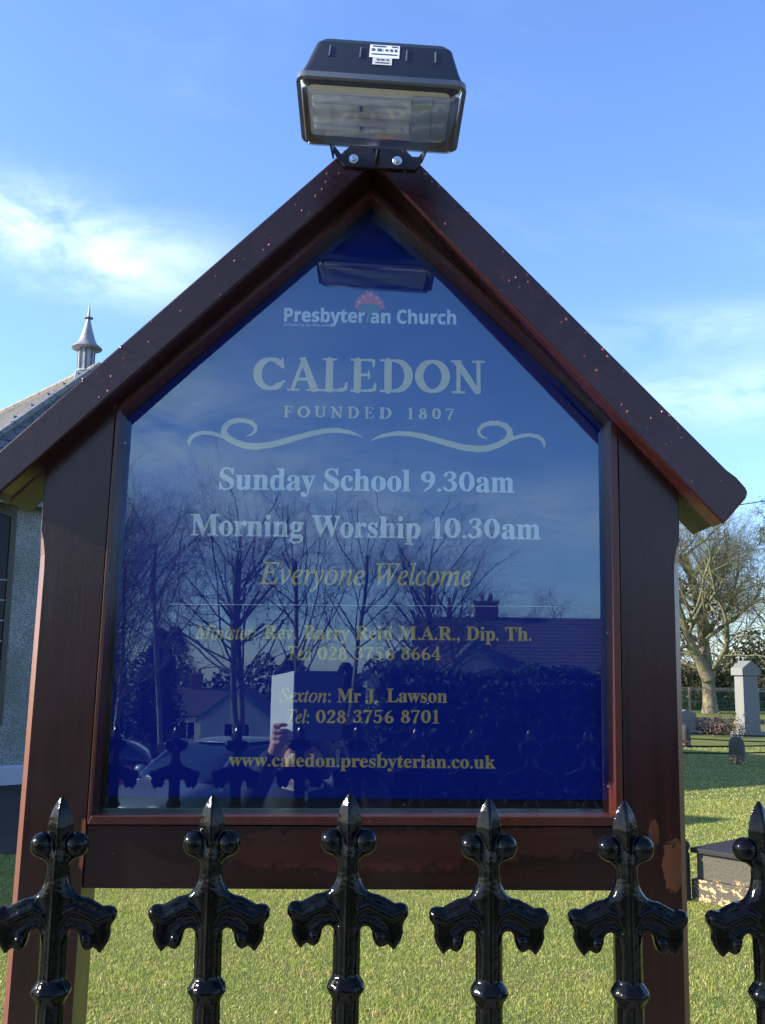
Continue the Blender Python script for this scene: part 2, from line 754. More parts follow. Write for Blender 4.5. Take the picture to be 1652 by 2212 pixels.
DIG = {
    '0': [arc(.27, .49, .185, .43, 0, 360, .038, n=28, thick=.085)],
    '1': [[(.26, .05, .08), (.26, .93, .075)], [(.12, .83, .022), (.25, .93, .05)], [(.11, .03, .03), (.41, .03, .03)]],
    '2': [[(.13, .74, .075), (.15, .85, .05), (.26, .93, .045), (.38, .88, .07), (.42, .73, .085), (.37, .53, .07), (.2, .27, .045), (.08, .1, .035)],
          [(.08, .075, .072), (.42, .075, .075), (.47, .2, .025)]],
    '3': [[(.1, .77, .065), (.14, .89, .045), (.26, .935, .042), (.37, .87, .07), (.4, .74, .08), (.34, .6, .05), (.2, .54, .032)],
          [(.2, .54, .032), (.36, .47, .06), (.42, .3, .085), (.37, .13, .07), (.25, .05, .042), (.12, .08, .05), (.07, .17, .07)]],
    '4': [[(.36, .93, .05), (.06, .32, .03)], [(.05, .28, .042), (.5, .28, .042)], [(.36, .93, .07), (.36, .05, .08)], [(.23, .03, .028), (.49, .03, .028)]],
    '5': [[(.14, .9, .055), (.43, .92, .055)], [(.14, .9, .035), (.11, .52, .028)],
          [(.11, .52, .028), (.24, .59, .045), (.37, .52, .07), (.42, .33, .085), (.37, .13, .068), (.24, .045, .042), (.1, .09, .05), (.07, .17, .065)]],
    '6': [arc(.27, .27, .165, .22, 0, 360, .04, n=24, thick=.08), [(.1, .3, .08), (.11, .52, .075), (.2, .75, .058), (.4, .94, .024)]],
    '7': [[(.07, .89, .062), (.46, .89, .055)], [(.07, .9, .045), (.06, .75, .022)], [(.46, .89, .03), (.3, .5, .06), (.21, .05, .082)]],
    '8': [arc(.27, .71, .125, .19, 0, 360, .04, n=22, thick=.072), arc(.27, .26, .17, .22, 0, 360, .04, n=24, thick=.082)],
    '9': [arc(.27, .69, .165, .22, 0, 360, .04, n=24, thick=.08), [(.44, .66, .08), (.43, .44, .075), (.34, .21, .058), (.14, .02, .024)]],
    '.': [[(.10, .075, .075), (.101, .075, .075)]],
}
CAPS = {
    'C': ([arc(.42, .48, .33, .42, 52, 308, .05, n=30, thick=.105), [(.62, .82, .05), (.70, .70, .05)], [(.70, .93, .022), (.72, .66, .028)], [(.62, .15, .055), (.75, .27, .03)]], .80),
    'A': ([[(.39, .93, .05), (.13, .06, .045)], [(.39, .90, .07), (.66, .06, .095)], [(.22, .34, .042), (.56, .34, .042)], [(.02, .03, .032), (.27, .03, .032)], [(.50, .03, .032), (.83, .03, .032)], [(.30, .93, .02), (.42, .96, .03)]], .80),
    'L': ([[(.20, .05, .09), (.20, .90, .09)], [(.05, .03, .032), (.55, .03, .032)], [(.05, .925, .03), (.36, .925, .03)], [(.45, .05, .04), (.60, .07, .045), (.63, .24, .028)]], .66),
    'E': ([[(.20, .05, .09), (.20, .90, .09)], [(.05, .03, .032), (.55, .035, .034)], [(.05, .925, .032), (.55, .925, .034)], [(.48, .92, .04), (.60, .90, .04), (.60, .74, .025)], [(.48, .04, .04), (.62, .07, .045), (.65, .24, .028)],
           [(.22, .49, .04), (.48, .49, .04)], [(.48, .60, .025), (.485, .38, .025)]], .70),
    'D': ([[(.20, .05, .09), (.20, .90, .09)], [(.05, .03, .032), (.40, .035, .036)], [(.05, .925, .032), (.40, .92, .036)], arc(.38, .48, .33, .435, -90, 90, .045, n=24, thick=.105)], .84),
    'O': ([arc(.43, .48, .33, .425, 0, 360, .052, n=36, thick=.105)], .86),
    'N': ([[(.18, .04, .05), (.18, .90, .05)], [(.16, .88, .085), (.64, .06, .075)], [(.68, .04, .05), (.68, .92, .05)], [(.04, .03, .03), (.32, .03, .03)], [(.02, .925, .032), (.24, .925, .032)], [(.55, .925, .03), (.81, .925, .03)]], .84),
    'F': ([[(.20, .05, .09), (.20, .90, .09)], [(.05, .03, .032), (.36, .03, .032)], [(.05, .925, .032), (.55, .925, .034)], [(.48, .92, .04), (.60, .90, .04), (.61, .72, .025)], [(.22, .49, .04), (.46, .49, .04)], [(.47, .60, .025), (.475, .38, .025)]], .66),
    'U': ([[(.17, .92, .085), (.17, .34, .085)], arc(.40, .32, .235, .245, 180, 360, .05, n=18, thick=.075), [(.64, .32, .05), (.64, .92, .05)], [(.02, .925, .03), (.33, .925, .03)], [(.51, .925, .03), (.77, .925, .03)]], .80),
}
DADV = {c: .56 for c in '0123456789'}
DADV['.'] = .22
DADV['1'] = .50
DIGM = {c: strokes_mesh(s, .018) for c, s in DIG.items()}
for c_, (s_, a_) in CAPS.items():
    DIGM[c_] = strokes_mesh(s_, .016)
    DADV[c_] = a_

MATHB = {'b': (0x1D400, 0x1D41A), 'i': (0x1D434, 0x1D44E), 'sb': (0x1D5D4, 0x1D5EE)}


def glyphs(s, k):
    if k not in MATHB:
        return s
    o = ''
    for c in s:
        if k == 'i' and c == 'h':
            o += '\u210e'
        elif c.isupper():
            o += chr(MATHB[k][0] + ord(c) - 65)
        elif c.islower():
            o += chr(MATHB[k][1] + ord(c) - 97)
        else:
            o += c
    return o


CAPC = {}


def text_geo(s, kind, offset=0.0, spacing=1.0):
    """2D verts/polys of a word and the height of a capital, from Blender's own font"""
    res = []
    key = (kind, offset)
    for body in (glyphs(s, kind), glyphs('E', kind)):
        if res and key in CAPC:
            return res[0][0], res[0][1], CAPC[key]
        c = bpy.data.curves.new('t', 'FONT')
        c.body = body
        c.size = 1
        c.offset = offset
        c.space_character = spacing
        c.resolution_u = 4
        o = bpy.data.objects.new('t', c)
        COL.objects.link(o)
        bpy.context.view_layer.update()
        dg = bpy.context.evaluated_depsgraph_get()
        me = bpy.data.meshes.new_from_object(o.evaluated_get(dg))
        v = np.empty(len(me.vertices) * 3)
        me.vertices.foreach_get('co', v)
        v = v.reshape(-1, 3)[:, :2]
        f = [tuple(p.vertices) for p in me.polygons]
        res.append((v, f))
        bpy.data.objects.remove(o)
        bpy.data.curves.remove(c)
        bpy.data.meshes.remove(me)
    cap = res[1][0][:, 1].max()
    CAPC[key] = cap
    return res[0][0], res[0][1], cap


def word_mesh(mb, s, kind, x0, x1, zb, cap, y, offset=0.0, spacing=1.0, lead=None):
    if kind == 'd':
        vs, fs, n, cx = [], [], 0, 0
        for ch in s:
            v, f = DIGM[ch]
            vs.append(v + np.array([cx, 0]))
            fs += [[i + n for i in p] for p in f]
            n += len(v)
            cx += DADV[ch] * (1.0 if spacing <= 1 else 1.45) if ch in '0123456789.' else DADV[ch] + (.30 if spacing > 1 else .035)
        v, f, ch_ = np.concatenate(vs), fs, .965
    else:
        v, f, ch_ = text_geo(s, kind, offset, spacing)
    a, b = v[:, 0].min(), v[:, 0].max()
    X = x0 + (v[:, 0] - a) / (b - a) * (x1 - x0)
    Z = zb + v[:, 1] / ch_ * cap
    mb.add(np.stack([X, np.full(len(X), y), Z], 1), [tuple(p) for p in f])


# ================================================================== THE SETTING
def gz(y):
    y = np.asarray(y, float)
    z = np.where(y > -3, 0, 0.075 * (y + 3))
    return np.where(y < -12, -.675 + .050 * (y + 12), z)


def sheet(name, xs, ys, zoff, mat, hfun=None, **props):
    X, Y = np.meshgrid(xs, ys, indexing='ij')
    Z = gz(Y) + zoff + (hfun(X, Y) if hfun else 0)
    v = np.stack([X.ravel(), Y.ravel(), Z.ravel()], 1)
    nx, ny = len(xs), len(ys)
    i, j = np.meshgrid(np.arange(nx - 1), np.arange(ny - 1), indexing='ij')
    a = (i * ny + j).ravel()
    q = np.stack([a, a + ny, a + ny + 1, a + 1], 1)
    return np_mesh(name, v, q, mat, smooth=True, **props)


G = Mat("lawn", (.10, .14, .03), .9, spec=.2)
p1 = G.noise(G.mapping((1, 1, 1), world=True), 1.3, 5, .6)
p2 = G.noise(G.mapping((1, 1, 1), world=True), 14, 4, .65)
p3 = G.noise(G.mapping((1, 1, 1), world=True), 90, 3, .6)
c = G.ramp(p1, [(.3, (.18, .22, .045)), (.7, (.26, .27, .065))])
c = G.mix(G.rng(p2, .35, .7), c, (.20, .21, .055))
c = G.mix(G.rng(p3, .3, .7), (.03, .05, .012), c)
G.color(c)
G.bump(G.math('ADD', p2, p3), .9, .03)
M_LAWN = G.m

B = Mat("grass_blade", (.16, .24, .04), .42, spec=.4)
q1 = B.noise(B.mapping((1, 1, 1), world=True), 1.1, 4, .6)
q2 = B.noise(B.mapping((1, 1, 1), world=True), 11, 3, .6)
q3 = B.noise(B.mapping((1, 1, 1), world=True), 260, 1, .5)
c = B.ramp(q1, [(.3, (.25, .34, .055)), (.7, (.39, .42, .090))])
c = B.mix(B.rng(q2, .42, .68), c, (.43, .40, .12))
q4 = B.noise(B.mapping((1, 1, 1), world=True), 4.2, 5, .65)
c = B.mix(B.rng(q4, .52, .70), c, (.46, .38, .14))
c = B.mix(B.rng(q4, .46, .30), c, (.16, .24, .04))
c = B.mix(B.rng(q3, .66, .76), c, (.50, .50, .20))
B.color(c)
B.b.inputs['Transmission Weight'].default_value = 0
tr = B.N.new('ShaderNodeBsdfTranslucent')
B.L.new(c, tr.inputs[0])
ms = B.N.new('ShaderNodeMixShader')
ms.inputs[0].default_value = .42
B.L.new(B.b.outputs[0], ms.inputs[1])
B.L.new(tr.outputs[0], ms.inputs[2])
B.L.new(ms.outputs[0], B.N['Material Output'].inputs[0])
M_BLADE = B.m

TA = Mat("tarmac", (.05, .05, .052), .95, spec=.08)
t1 = TA.noise(TA.mapping((1, 1, 1), world=True), 160, 3, .6)
t2 = TA.noise(TA.mapping((1, 1, 1), world=True), 2, 4, .6)
TA.color(TA.mix(TA.rng(t2, .3, .7), TA.ramp(t1, [(.3, (.030, .026, .022)), (.7, (.085, .075, .065))]), (.05, .045, .04)))
TA.bump(t1, .6, .01)
M_TAR = TA.m
CO = Mat("concrete", (.30, .29, .27), .85)
t1 = CO.noise(None, 40, 5, .6)
CO.color(CO.ramp(t1, [(.3, (.20, .19, .17)), (.7, (.36, .35, .32))]))
CO.bump(t1, .4, .005)
M_CONC = CO.m

far = np.array([-900, -400, -200, -120, -80])
xs = np.concatenate([far, np.arange(-60, 61, 6), -far[::-1]])
ys = np.concatenate([[-900, -500, -300, -200, -150], np.arange(-100, -12, 8), [-12, -9, -6, -3, 0, 6, 12, 20, 30, 40, 60, 90, 150, 300, 600, 1200]])
sheet("ground", xs, ys, 0, M_LAWN, lambda x, y: np.where((np.abs(x) < 1000) & (y < -150), .04 * (-150 - y), 0) + 0.0, kind='structure')
sheet("pavement", np.linspace(-40, 40, 9), [-3.0, -2.4, -.80], .006, M_CONC, kind='structure')
sheet("road", np.linspace(-60, 60, 13), [-10.6, -9, -6, -3.15], -.09, M_TAR, kind='structure')
sheet("car_park", np.linspace(-40, .2, 9), [-19, -15, -12, -10.6], .010, M_TAR, kind='structure')
kb = MB()
for i in range(44):
    kb.box((-40 + i * .915 * 2, -3.075, -.05), (1.815, .145, .13))
kb.build("kerb", M_CONC, bevel=.01, kind='structure')
sheet("church_path", [-30, -8, -4, -1.6], [8.2, 11, 15, 22], .005, M_TAR, kind='structure')
sheet("cemetery_path", [9, 14, 20, 30, 50], [38.5, 40, 42], .006, M_TAR, kind='structure')


# grass blades in view of the board: one stuff object
def blades(n, y0, y1, name, hmin, hmax, wid):
    y = rng.uniform(y0, y1, n)
    half = .44 * (y + 1.75) + .9
    x = rng.uniform(-1, 1, n) * half
    keep = ~((x < -1.6) & (y > 8.15))
    x, y = x[keep], y[keep]
    n = len(x)
    a = rng.uniform(0, 2 * math.pi, n)
    clump = .6 + .8 * (np.sin(x * 3.1 + 1.7 * np.sin(y * 2.3)) * np.sin(y * 3.7 + x) * .5 + .5)
    h = rng.uniform(hmin, hmax, n) * clump
    lean = rng.normal(0, .55, (n, 2)) * h[:, None]
    w = wid * rng.uniform(.6, 1.3, n)
    d = np.stack([np.cos(a), np.sin(a)], 1) * w[:, None] / 2
    b = np.stack([x, y], 1)
    z0 = np.zeros(n)
    mid = b + lean * .38
    tip = b + lean
    v = np.empty((n, 5, 3))
    v[:, 0, :2], v[:, 0, 2] = b - d, z0
    v[:, 1, :2], v[:, 1, 2] = b + d, z0
    v[:, 2, :2], v[:, 2, 2] = mid + d * .8, h * .62
    v[:, 3, :2], v[:, 3, 2] = mid - d * .8, h * .62
    v[:, 4, :2], v[:, 4, 2] = tip, h * rng.uniform(.75, 1, n)
    k = np.arange(n)[:, None] * 5
    f = np.concatenate([k + np.array([0, 1, 2]), k + np.array([0, 2, 3]), k + np.array([3, 2, 4])])
    return v.reshape(-1, 3), f


vs, fs, n0 = [], [], 0
for n, a, b, h0, h1, w in ((260000, 2.6, 7.5, .008, .024, .0032), (150000, 7.5, 13, .010, .026, .006), (70000, 13, 24, .012, .03, .012)):
    v, f = blades(n, a, b, '', h0, h1, w)
    vs.append(v)
    fs.append(f + n0)
    n0 += len(v)
np_mesh("grass", np.concatenate(vs), np.concatenate(fs), M_BLADE, kind='stuff', label='short rough lawn grass behind the notice board', category='grass')

# ================================================================== NOTICE BOARD
board = empty("notice_board", (0, 0, 0), "dark red varnished wooden church notice board with gabled top and glazed blue sign", "notice board")


def sh(x, z):
    return x + .013 * (z - 1.75)


LO, LI, RI, RO = -.574, -.456, .4695, .5785          # post faces
OL, OR_ = -.447, .4545                               # glazed opening


def in_z(x):
    return 2.675 + .98 * x if x < .0185 else 2.713 - 1.075 * x


def out_z(x):
    return 2.757 + .98 * x if x < .024 else 2.805 - 1.05 * x


def post(xo, xi, name):
    s = 1 if xo > xi else -1
    rings = []
    for z, ch in ((-.35, .012), (1.93, .012), (1.955, .011), (1.985, .006), (2.0, .0012), (2.05, .0012), (None, .0012)):
        pts = []
        for (x, y) in ((xo - s * ch, 0), (xo, ch), (xo, .092), (xi, .092), (xi, .0008), (xi + s * .0008, 0)):
            zz = z if z is not None else in_z(x) + .022
            pts.append((sh(x, zz), y, zz))
        rings.append(pts)
    v = [p for r in rings for p in r]
    k = len(rings[0])
    f = [(i * k + j, i * k + (j + 1) % k, (i + 1) * k + (j + 1) % k, (i + 1) * k + j) for i in range(len(rings) - 1) for j in range(k)]
    f += [tuple(range(k)), tuple(range(len(v) - k, len(v)))]
    mb = MB()
    mb.add(v, [q if s > 0 else q[::-1] for q in f])
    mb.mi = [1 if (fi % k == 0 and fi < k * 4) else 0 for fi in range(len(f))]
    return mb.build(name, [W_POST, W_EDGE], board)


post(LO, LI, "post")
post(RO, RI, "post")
# rafters with a bevelled tail cut and slightly flared outer corner
apx, apz, aix, aiz = .024, 2.780, .0185, 2.693
raf_r = MB().prism_y([(apx, apz), (aix, aiz), (.644, 2.021 + .0), (.652, 2.028), (.688, 2.068), (.6915, 2.078), (.688, 2.087), (.672, 2.106), (.655, 2.119)], -.05, .005)
raf_l = MB().prism_y([(apx - .0006, apz), (-.640, 2.130), (-.655, 2.117), (-.673, 2.098), (-.676, 2.089), (-.672, 2.079), (-.633, 2.046), (-.626, 2.0615), (aix - .0006, aiz)], -.05, .005)
raf_l.build("rafter", W_RAFT, board, bevel=.0035)
raf_r.build("rafter", W_RAFT, board, bevel=.0035)
s_r = MB().prism_y([(apx, apz - .004), (aix, aiz + .001), (.647, 2.0245), (.686, 2.069), (.668, 2.101)], .0052, .122)
s_l = MB().prism_y([(apx - .0006, apz - .004), (-.654, 2.110), (-.670, 2.081), (-.634, 2.0495), (aix - .0006, aiz + .001)], .0052, .122)
s_r.build("roof_board", W_SOFF, board, bevel=.003)
s_l.build("roof_board", W_SOFF, board, bevel=.003)
# slanted head boards between rafters and the glazed door
AP = (.014, 2.655)
CL, CR = (sh(OL, 2.224), 2.224), (sh(OR_, 2.232), 2.232)
e = .012
hl = [(aix - .001, aiz + .02), (sh(LI, 2.25) + .0005, in_z(LI) + .02), (sh(LI, 2.2) + .0005, CL[1] + .004), (AP[0] - .001, AP[1] + .017)]
hr = [(aix + .001, aiz + .02), (AP[0] + .001, AP[1] + .017), (sh(RI, 2.2) - .0005, CR[1] + .004), (sh(RI, 2.25) - .0005, in_z(RI) + .02)]
MB().prism_y(hl[::-1], .003, .090).build("head_board", W_POST, board, bevel=.001)
MB().prism_y(hr[::-1], .003, .090).build("head_board", W_POST, board, bevel=.001)
# bottom rail
MB().prism_y([(sh(LI, 1.39) + .0005, 1.3865), (sh(RI, 1.39) - .0005, 1.3890), (sh(RI, 1.5) - .0005, 1.4955), (sh(LI, 1.5) + .0005, 1.4905)], .004, .085).build("bottom_rail", W_RAIL, board, bevel=.002)
# glazed door: two stiles, two head members, sill
BL, BR = (sh(OL, 1.51), 1.507), (sh(OR_, 1.51), 1.513)
g = .0016
stl = [(sh(LI, 1.49) + g + .0005, 1.493), BL, CL, (sh(LI, 2.24) + g, CL[1] + .001)]
MB().prism_y(stl, -.001, .075).build("door_stile", W_DOOR, board, bevel=.0012)
stl = [BR, (sh(RI, 1.49) - g - .0005, 1.4975), (sh(RI, 2.24) - g, CR[1] + .001), CR]
MB().prism_y(stl, -.001, .075).build("door_stile", W_DOOR, board, bevel=.0012)
MB().prism_y([CL, (AP[0], AP[1]), (AP[0], AP[1] + .0155), (CL[0] - .009, CL[1] + .0035)][::-1], -.0005, .074).build("door_head", W_DOOR, board, bevel=.001)
MB().prism_y([CR, (CR[0] + .009, CR[1] + .0035), (AP[0] + .0003, AP[1] + .0155), (AP[0] + .0003, AP[1])][::-1], -.0005, .074).build("door_head", W_DOOR, board, bevel=.001)
sill = MB()
sill.prism_y([(BL[0] - .006, 1.4925), (BR[0] + .006, 1.4975), (BR[0] + .0, BR[1]), (BL[0], BL[1])], -.0045, .0755)
sill.build("door_sill", W_DOOR, board, bevel=.0015)
# backing, blue panel, glass
IN = [(BL[0] - .04, 1.45), (BR[0] + .04, 1.45), (CR[0] + .04, CR[1]), (AP[0], AP[1] + .06), (CL[0] - .04, CL[1])]
MB().prism_y(IN, .0690, .080).build("back_board", M_DARK, board)
PN = [(BL[0] + .012, 1.531), (BR[0] - .001, 1.5335), (CR[0] + .006, CR[1] + .004), (AP[0], AP[1] + .010), (CL[0] - .004, CL[1] + .004)]
panel = MB().prism_y(PN, .0555, .0675).build("sign_panel", M_PANEL, board)
GL = [(BL[0] - .003, 1.503), (BR[0] + .003, 1.509), (CR[0] + .003, CR[1]), (AP[0], AP[1] + .003), (CL[0] - .003, CL[1])]
gv = [(p[0], .047, p[1]) for p in GL]
gm = MB()
gm.add(gv, [(0, 1, 2, 3, 4)])
gm.build("glass_pane", M_GLASS, board)
for x, z in ((sh(OL, 2.1) + .006, 2.17), (sh(OR_, 1.6) - .006, 1.56), (sh(OR_, 2.0) - .006, 1.83)):
    MB().lathe([(.0022, -.0005), (.0018, .002)], (x, .03, z), 8, 'x').build("panel_pin", M_ZINC, board)

WORDS = [
    ('Presbyter', 'sb', 'w', -0.1522, 0.0063, 2.4297, 0.0275), ('an', 'sb', 'w', 0.0169, 0.0542, 2.4293, 0.0275),
    ('Church', 'sb', 'w', 0.0663, 0.1829, 2.4293, 0.0280), ('CHURCH IN IRELAND', 's', 'w', -0.1524, -0.0582, 2.4205, 0.0047),
    ('CALEDON', 'd', 'g', -0.2086, 0.2386, 2.2895, 0.067), ('FOUNDED', 'd', 'g', -0.1479, 0.0579, 2.2368, 0.0223),
    ('1807', 'd', 'g', 0.0888, 0.1788, 2.2371, 0.0219),
    ('Sunday', 'b', 'w', -0.266, -0.084, 2.0943, 0.0413), ('School', 'b', 'w', -0.0673, 0.0948, 2.0953, 0.0414),
    ('9.30', 'd', 'w', 0.1149, 0.2176, 2.0954, 0.0397), ('am', 'b', 'w', 0.2206, 0.2928, 2.0959, 0.0415),
    ('Morning', 'b', 'w', -0.3162, -0.1044, 2.0053, 0.0407), ('Worship', 'b', 'w', -0.0882, 0.1141, 2.0054, 0.0407),
    ('10.30', 'd', 'w', 0.137, 0.2651, 2.0059, 0.0391), ('am', 'b', 'w', 0.2685, 0.3418, 2.0065, 0.0409),
    ('Everyone', 'i', 'y', -0.1854, 0.0137, 1.9153, 0.0413), ('Welcome', 'i', 'y', 0.0334, 0.2107, 1.9159, 0.0414),
    ('Minister:', 'i', 'y', -0.2998, -0.1871, 1.8122, 0.0255),
    ('Rev.', 'b', 'y', -0.1721, -0.1124, 1.8138, 0.0247), ('Barry', 'b', 'y', -0.0989, -0.0147, 1.8143, 0.0247),
    ('Reid', 'b', 'y', -0.0024, 0.064, 1.8147, 0.0247), ('M.A.R.,', 'b', 'y', 0.0754, 0.1886, 1.8153, 0.0248),
    ('Dip.', 'b', 'y', 0.2009, 0.2614, 1.8157, 0.0248), ('Th.', 'b', 'y', 0.2733, 0.3225, 1.816, 0.0248),
    ('Tel:', 'i', 'y', -0.1272, -0.085, 1.776, 0.0249), ('028', 'd', 'y', -0.0725, -0.0177, 1.7762, 0.0241),
    ('3756', 'd', 'y', -0.0059, 0.0676, 1.7771, 0.0242), ('8664', 'd', 'y', 0.0798, 0.1539, 1.7781, 0.0242),
    ('Sexton:', 'i', 'y', -0.1404, -0.0466, 1.6996, 0.025), ('Mr', 'b', 'y', -0.0345, 0.0086, 1.7, 0.0242),
    ('J.', 'b', 'y', 0.0167, 0.0409, 1.7005, 0.0242), ('Lawson', 'b', 'y', 0.0542, 0.1653, 1.7013, 0.0242),
    ('Tel:', 'i', 'y', -0.1261, -0.0852, 1.6616, 0.0244), ('028', 'd', 'y', -0.0732, -0.0182, 1.6622, 0.0236),
    ('3756', 'd', 'y', -0.0057, 0.0674, 1.663, 0.0237), ('8701', 'd', 'y', 0.0803, 0.1508, 1.6638, 0.0237),
    ('www.caledon.presbyterian.co.uk', 'b', 'y', -0.2293, 0.2535, 1.5847, 0.0225),
]
KS = (1.75 + .0549) / (1.75 + .0774)


def onpanel(mb):
    for v in mb.v:
        v[:, 0] = .0125 + (v[:, 0] - .0125) * KS
        v[:, 2] = 1.75 + (v[:, 2] - 1.75) * KS
        v[:, 1] -= .0225
    return mb


YL = .0774
for (s_, k, colr, x0, x1, zb, cap) in WORDS:
    mb = MB()
    off = {'b': .009, 'i': .011, 'sb': .016, 's': .01, 'd': 0}[k]
    if s_ in ('FOUNDED', '1807'):
        word_mesh(mb, s_, k, x0, x1, zb, cap, YL, -.002, 1.35)
    else:
        word_mesh(mb, s_, k, x0, x1, zb, cap, YL, off)
    onpanel(mb).build("lettering", LET[colr], panel, label='lettering reading ' + s_)

# flourish under the name
K = .7087 / 1652


def fl(pts, mirror=False):
    o_ = []
    for x, y, wd in pts:
        if mirror:
            x, y = 1621 - x, y + 14 * (1 - 0) * 1.0
        o_.append((-.3349 + x * K, 2.3886 + .0125 * x / 1652 - y * (.2356 / 539), wd / 2 * K))
    return o_


F1 = [(797, 450, 1), (770, 437, 9), (735, 424, 16), (680, 415, 21), (620, 418, 23), (560, 430, 24), (500, 447, 25), (440, 465, 27), (380, 480, 28),
      (320, 487, 29), (270, 483, 28), (225, 468, 27), (190, 449, 27), (172, 425, 27), (176, 400, 26), (196, 380, 24), (228, 370, 22), (262, 370, 21),
      (294, 380, 19), (313, 399, 16), (312, 418, 13), (295, 434, 9), (270, 440, 2)]
F2 = [(178, 447, 14), (150, 436, 16), (118, 427, 17), (82, 424, 17), (50, 431, 18), (28, 446, 18), (20, 462, 15), (20, 482, 3)]
mb = MB()
for mir in (False, True):
    v, f = strokes_mesh([fl(F1, mir), fl(F2, mir)], .0011)
    mb.add(np.stack([v[:, 0], np.full(len(v), YL), v[:, 1]], 1), f)
onpanel(mb).build("flourish", LET['g'], panel, label='two mirrored scrolled flourishes')
onpanel(MB().add([(-.3485, YL, 1.8750), (.3691, YL, 1.8794), (.3691, YL, 1.8803), (-.3485, YL, 1.8760)], [(0, 1, 2, 3)])).build("rule_line", LET['w'], panel)


# burning-bush emblem: red flames over a green stem
def ell(cx, cz, pts):
    return [(cx + x * .001, cz + z * .001) for x, z in pts]


def emb(mat, polys, y):
    q = MB()
    for p in polys:
        q.add([(x, y, z) for x, z in p], [tuple(range(len(p)))])
    onpanel(q).build("emblem", mat, panel)


ex, ez = .0140, 2.4605
fan = []
N_ = 40
for i in range(N_ + 1):
    a = R_(-12 + 204 * i / N_)
    rr = 25.5 + 3.6 * abs(math.sin(i * math.pi / 4.0)) + (3.5 if 17 < i < 23 else 0)
    fan.append((rr * math.cos(a), 3 + rr * math.sin(a) * .98))
emb(M_RED, [ell(ex, ez, fan)], YL)
emb(M_FMUTE, [ell(ex, ez, [(-25, -4), (-18, -9), (-6, -10), (5, -10), (18, -9), (25, -4), (19, 5), (8, 9), (-8, 9), (-19, 5)])], YL - .0004)
tips = []
for a, r0, ln in ((158, 15, 13), (122, 14, 13), (84, 17, 12), (48, 15, 12), (20, 15, 11)):
    ca, sa = math.cos(R_(a)), math.sin(R_(a))
    tips.append(ell(ex, ez, [((r0) * ca - 0 * sa, 3 + r0 * sa), ((r0 + ln * .5) * ca + 2.2 * sa, 3 + (r0 + ln * .5) * sa - 2.2 * ca), ((r0 + ln) * ca, 3 + (r0 + ln) * sa), ((r0 + ln * .5) * ca - 2.2 * sa, 3 + (r0 + ln * .5) * sa + 2.2 * ca)]))
emb(M_FWHITE, tips, YL - .0008)
emb(M_FGREEN, [ell(ex, ez, [(-6.5, -31), (-1.5, -31), (1.5, -12), (6, -6), (-5, -6), (-3.5, -12)]), ], YL - .0006)

# beads of water and varnish on the rafters
dm = MB()
for i in range(70):
    s = random.choice((-1, 1))
    x = random.uniform(.03, .6)
    t = random.uniform(.08, .92) if random.random() < .6 else random.uniform(.02, .12)
    X = s * x
    z = in_z(X) * t + out_z(X) * (1 - t)
    r = random.choice((.0012, .0016, .0022, .0028))
    dm.ball((X, -.0502, z), (r, r * .7, r * 1.2), 4)
dm.build("varnish_beads", Mat("varnish_bead", (.15, .03, .024), .08, coat=.8).m, board, smooth=True, angle=180, kind='stuff')

# ================================================================== FLOODLIGHT on the apex
fl_o = empty("floodlight", (.0225, -.055, 2.665), "black twin-tube floodlight with clear cover, bracketed over the peak of the notice board", "floodlight")


def FT(x, y, z):
    """lamp frame: slight roll about y"""
    a = R_(-2.9)
    dx, dz_ = x, z - .004 - (y + .366) * .061
    y = y + z * .06
    return (.0270 + dx * math.cos(a) - dz_ * math.sin(a), y, 2.658 + dx * math.sin(a) + dz_ * math.cos(a))


def frustum(mb, r0, r1, n=3, bev=.012):
    """rounded-corner frustum between two rectangles (cx,cy,hx,hy,z)"""
    rings = []
    for (cx, cy, hx, hy, z) in (r0, r1):
        ring = []
        for sx, sy, a0 in ((1, 1, 0), (-1, 1, 90), (-1, -1, 180), (1, -1, 270)):
            for i in range(n + 1):
                a = R_(a0 + 90 * i / n)
                ring.append(FT(cx + sx * (hx - bev) + bev * math.cos(a), cy + sy * (hy - bev) + bev * math.sin(a), z))
        rings.append(ring)
    k = len(rings[0])
    v = rings[0] + rings[1]
    f = [(i, (i + 1) % k, (i + 1) % k + k, i + k) for i in range(k)]
    return v, f, k


def fr_add(mb, levels, bev=.012, cap0=True, cap1=True):
    for i in range(len(levels) - 1):
        v, f, k = frustum(mb, levels[i], levels[i + 1], bev=bev)
        ff = list(f)
        if i == 0 and cap0:
            ff.append(tuple(range(k - 1, -1, -1)))
        if i == len(levels) - 2 and cap1:
            ff.append(tuple(range(k, 2 * k)))
        mb.add(v, ff)
    return mb


CYL = -.277
hs = MB()
fr_add(hs, [(0, CYL, .1285, .086, .012), (0, CYL + .004, .121, .078, .040), (.0, CYL + .010, .110, .058, .100), (0, CYL + .012, .102, .050, .113), (0, CYL + .012, .092, .040, .119)], cap0=False)
hs.build("housing", M_HOUS, fl_o, smooth=True, angle=30)
rim = MB()
v, f, k = frustum(None, (0, CYL, .1325, .0895, .004), (0, CYL, .1325, .0895, .013), bev=.016)
v2, f2, k2 = frustum(None, (0, CYL, .1245, .0815, .004), (0, CYL, .1245, .0815, .013), bev=.011)
vv = v + v2
ff = f + [tuple(i + 2 * k for i in q[::-1]) for q in f2]
ff += [(i, 2 * k + i, 2 * k + (i + 1) % k, (i + 1) % k) for i in range(k)]
ff += [(k + i, k + (i + 1) % k, 3 * k + (i + 1) % k, 3 * k + i) for i in range(k)]
rim.add(vv, ff)
rim.build("rim", M_RIM, fl_o, smooth=True, angle=40)
cv = MB()
fr_add(cv, [(0, CYL, .1265, .0835, .0035), (0, CYL, .123, .080, -.005), (0, CYL, .112, .069, -.009)], bev=.012, cap0=False, cap1=True)
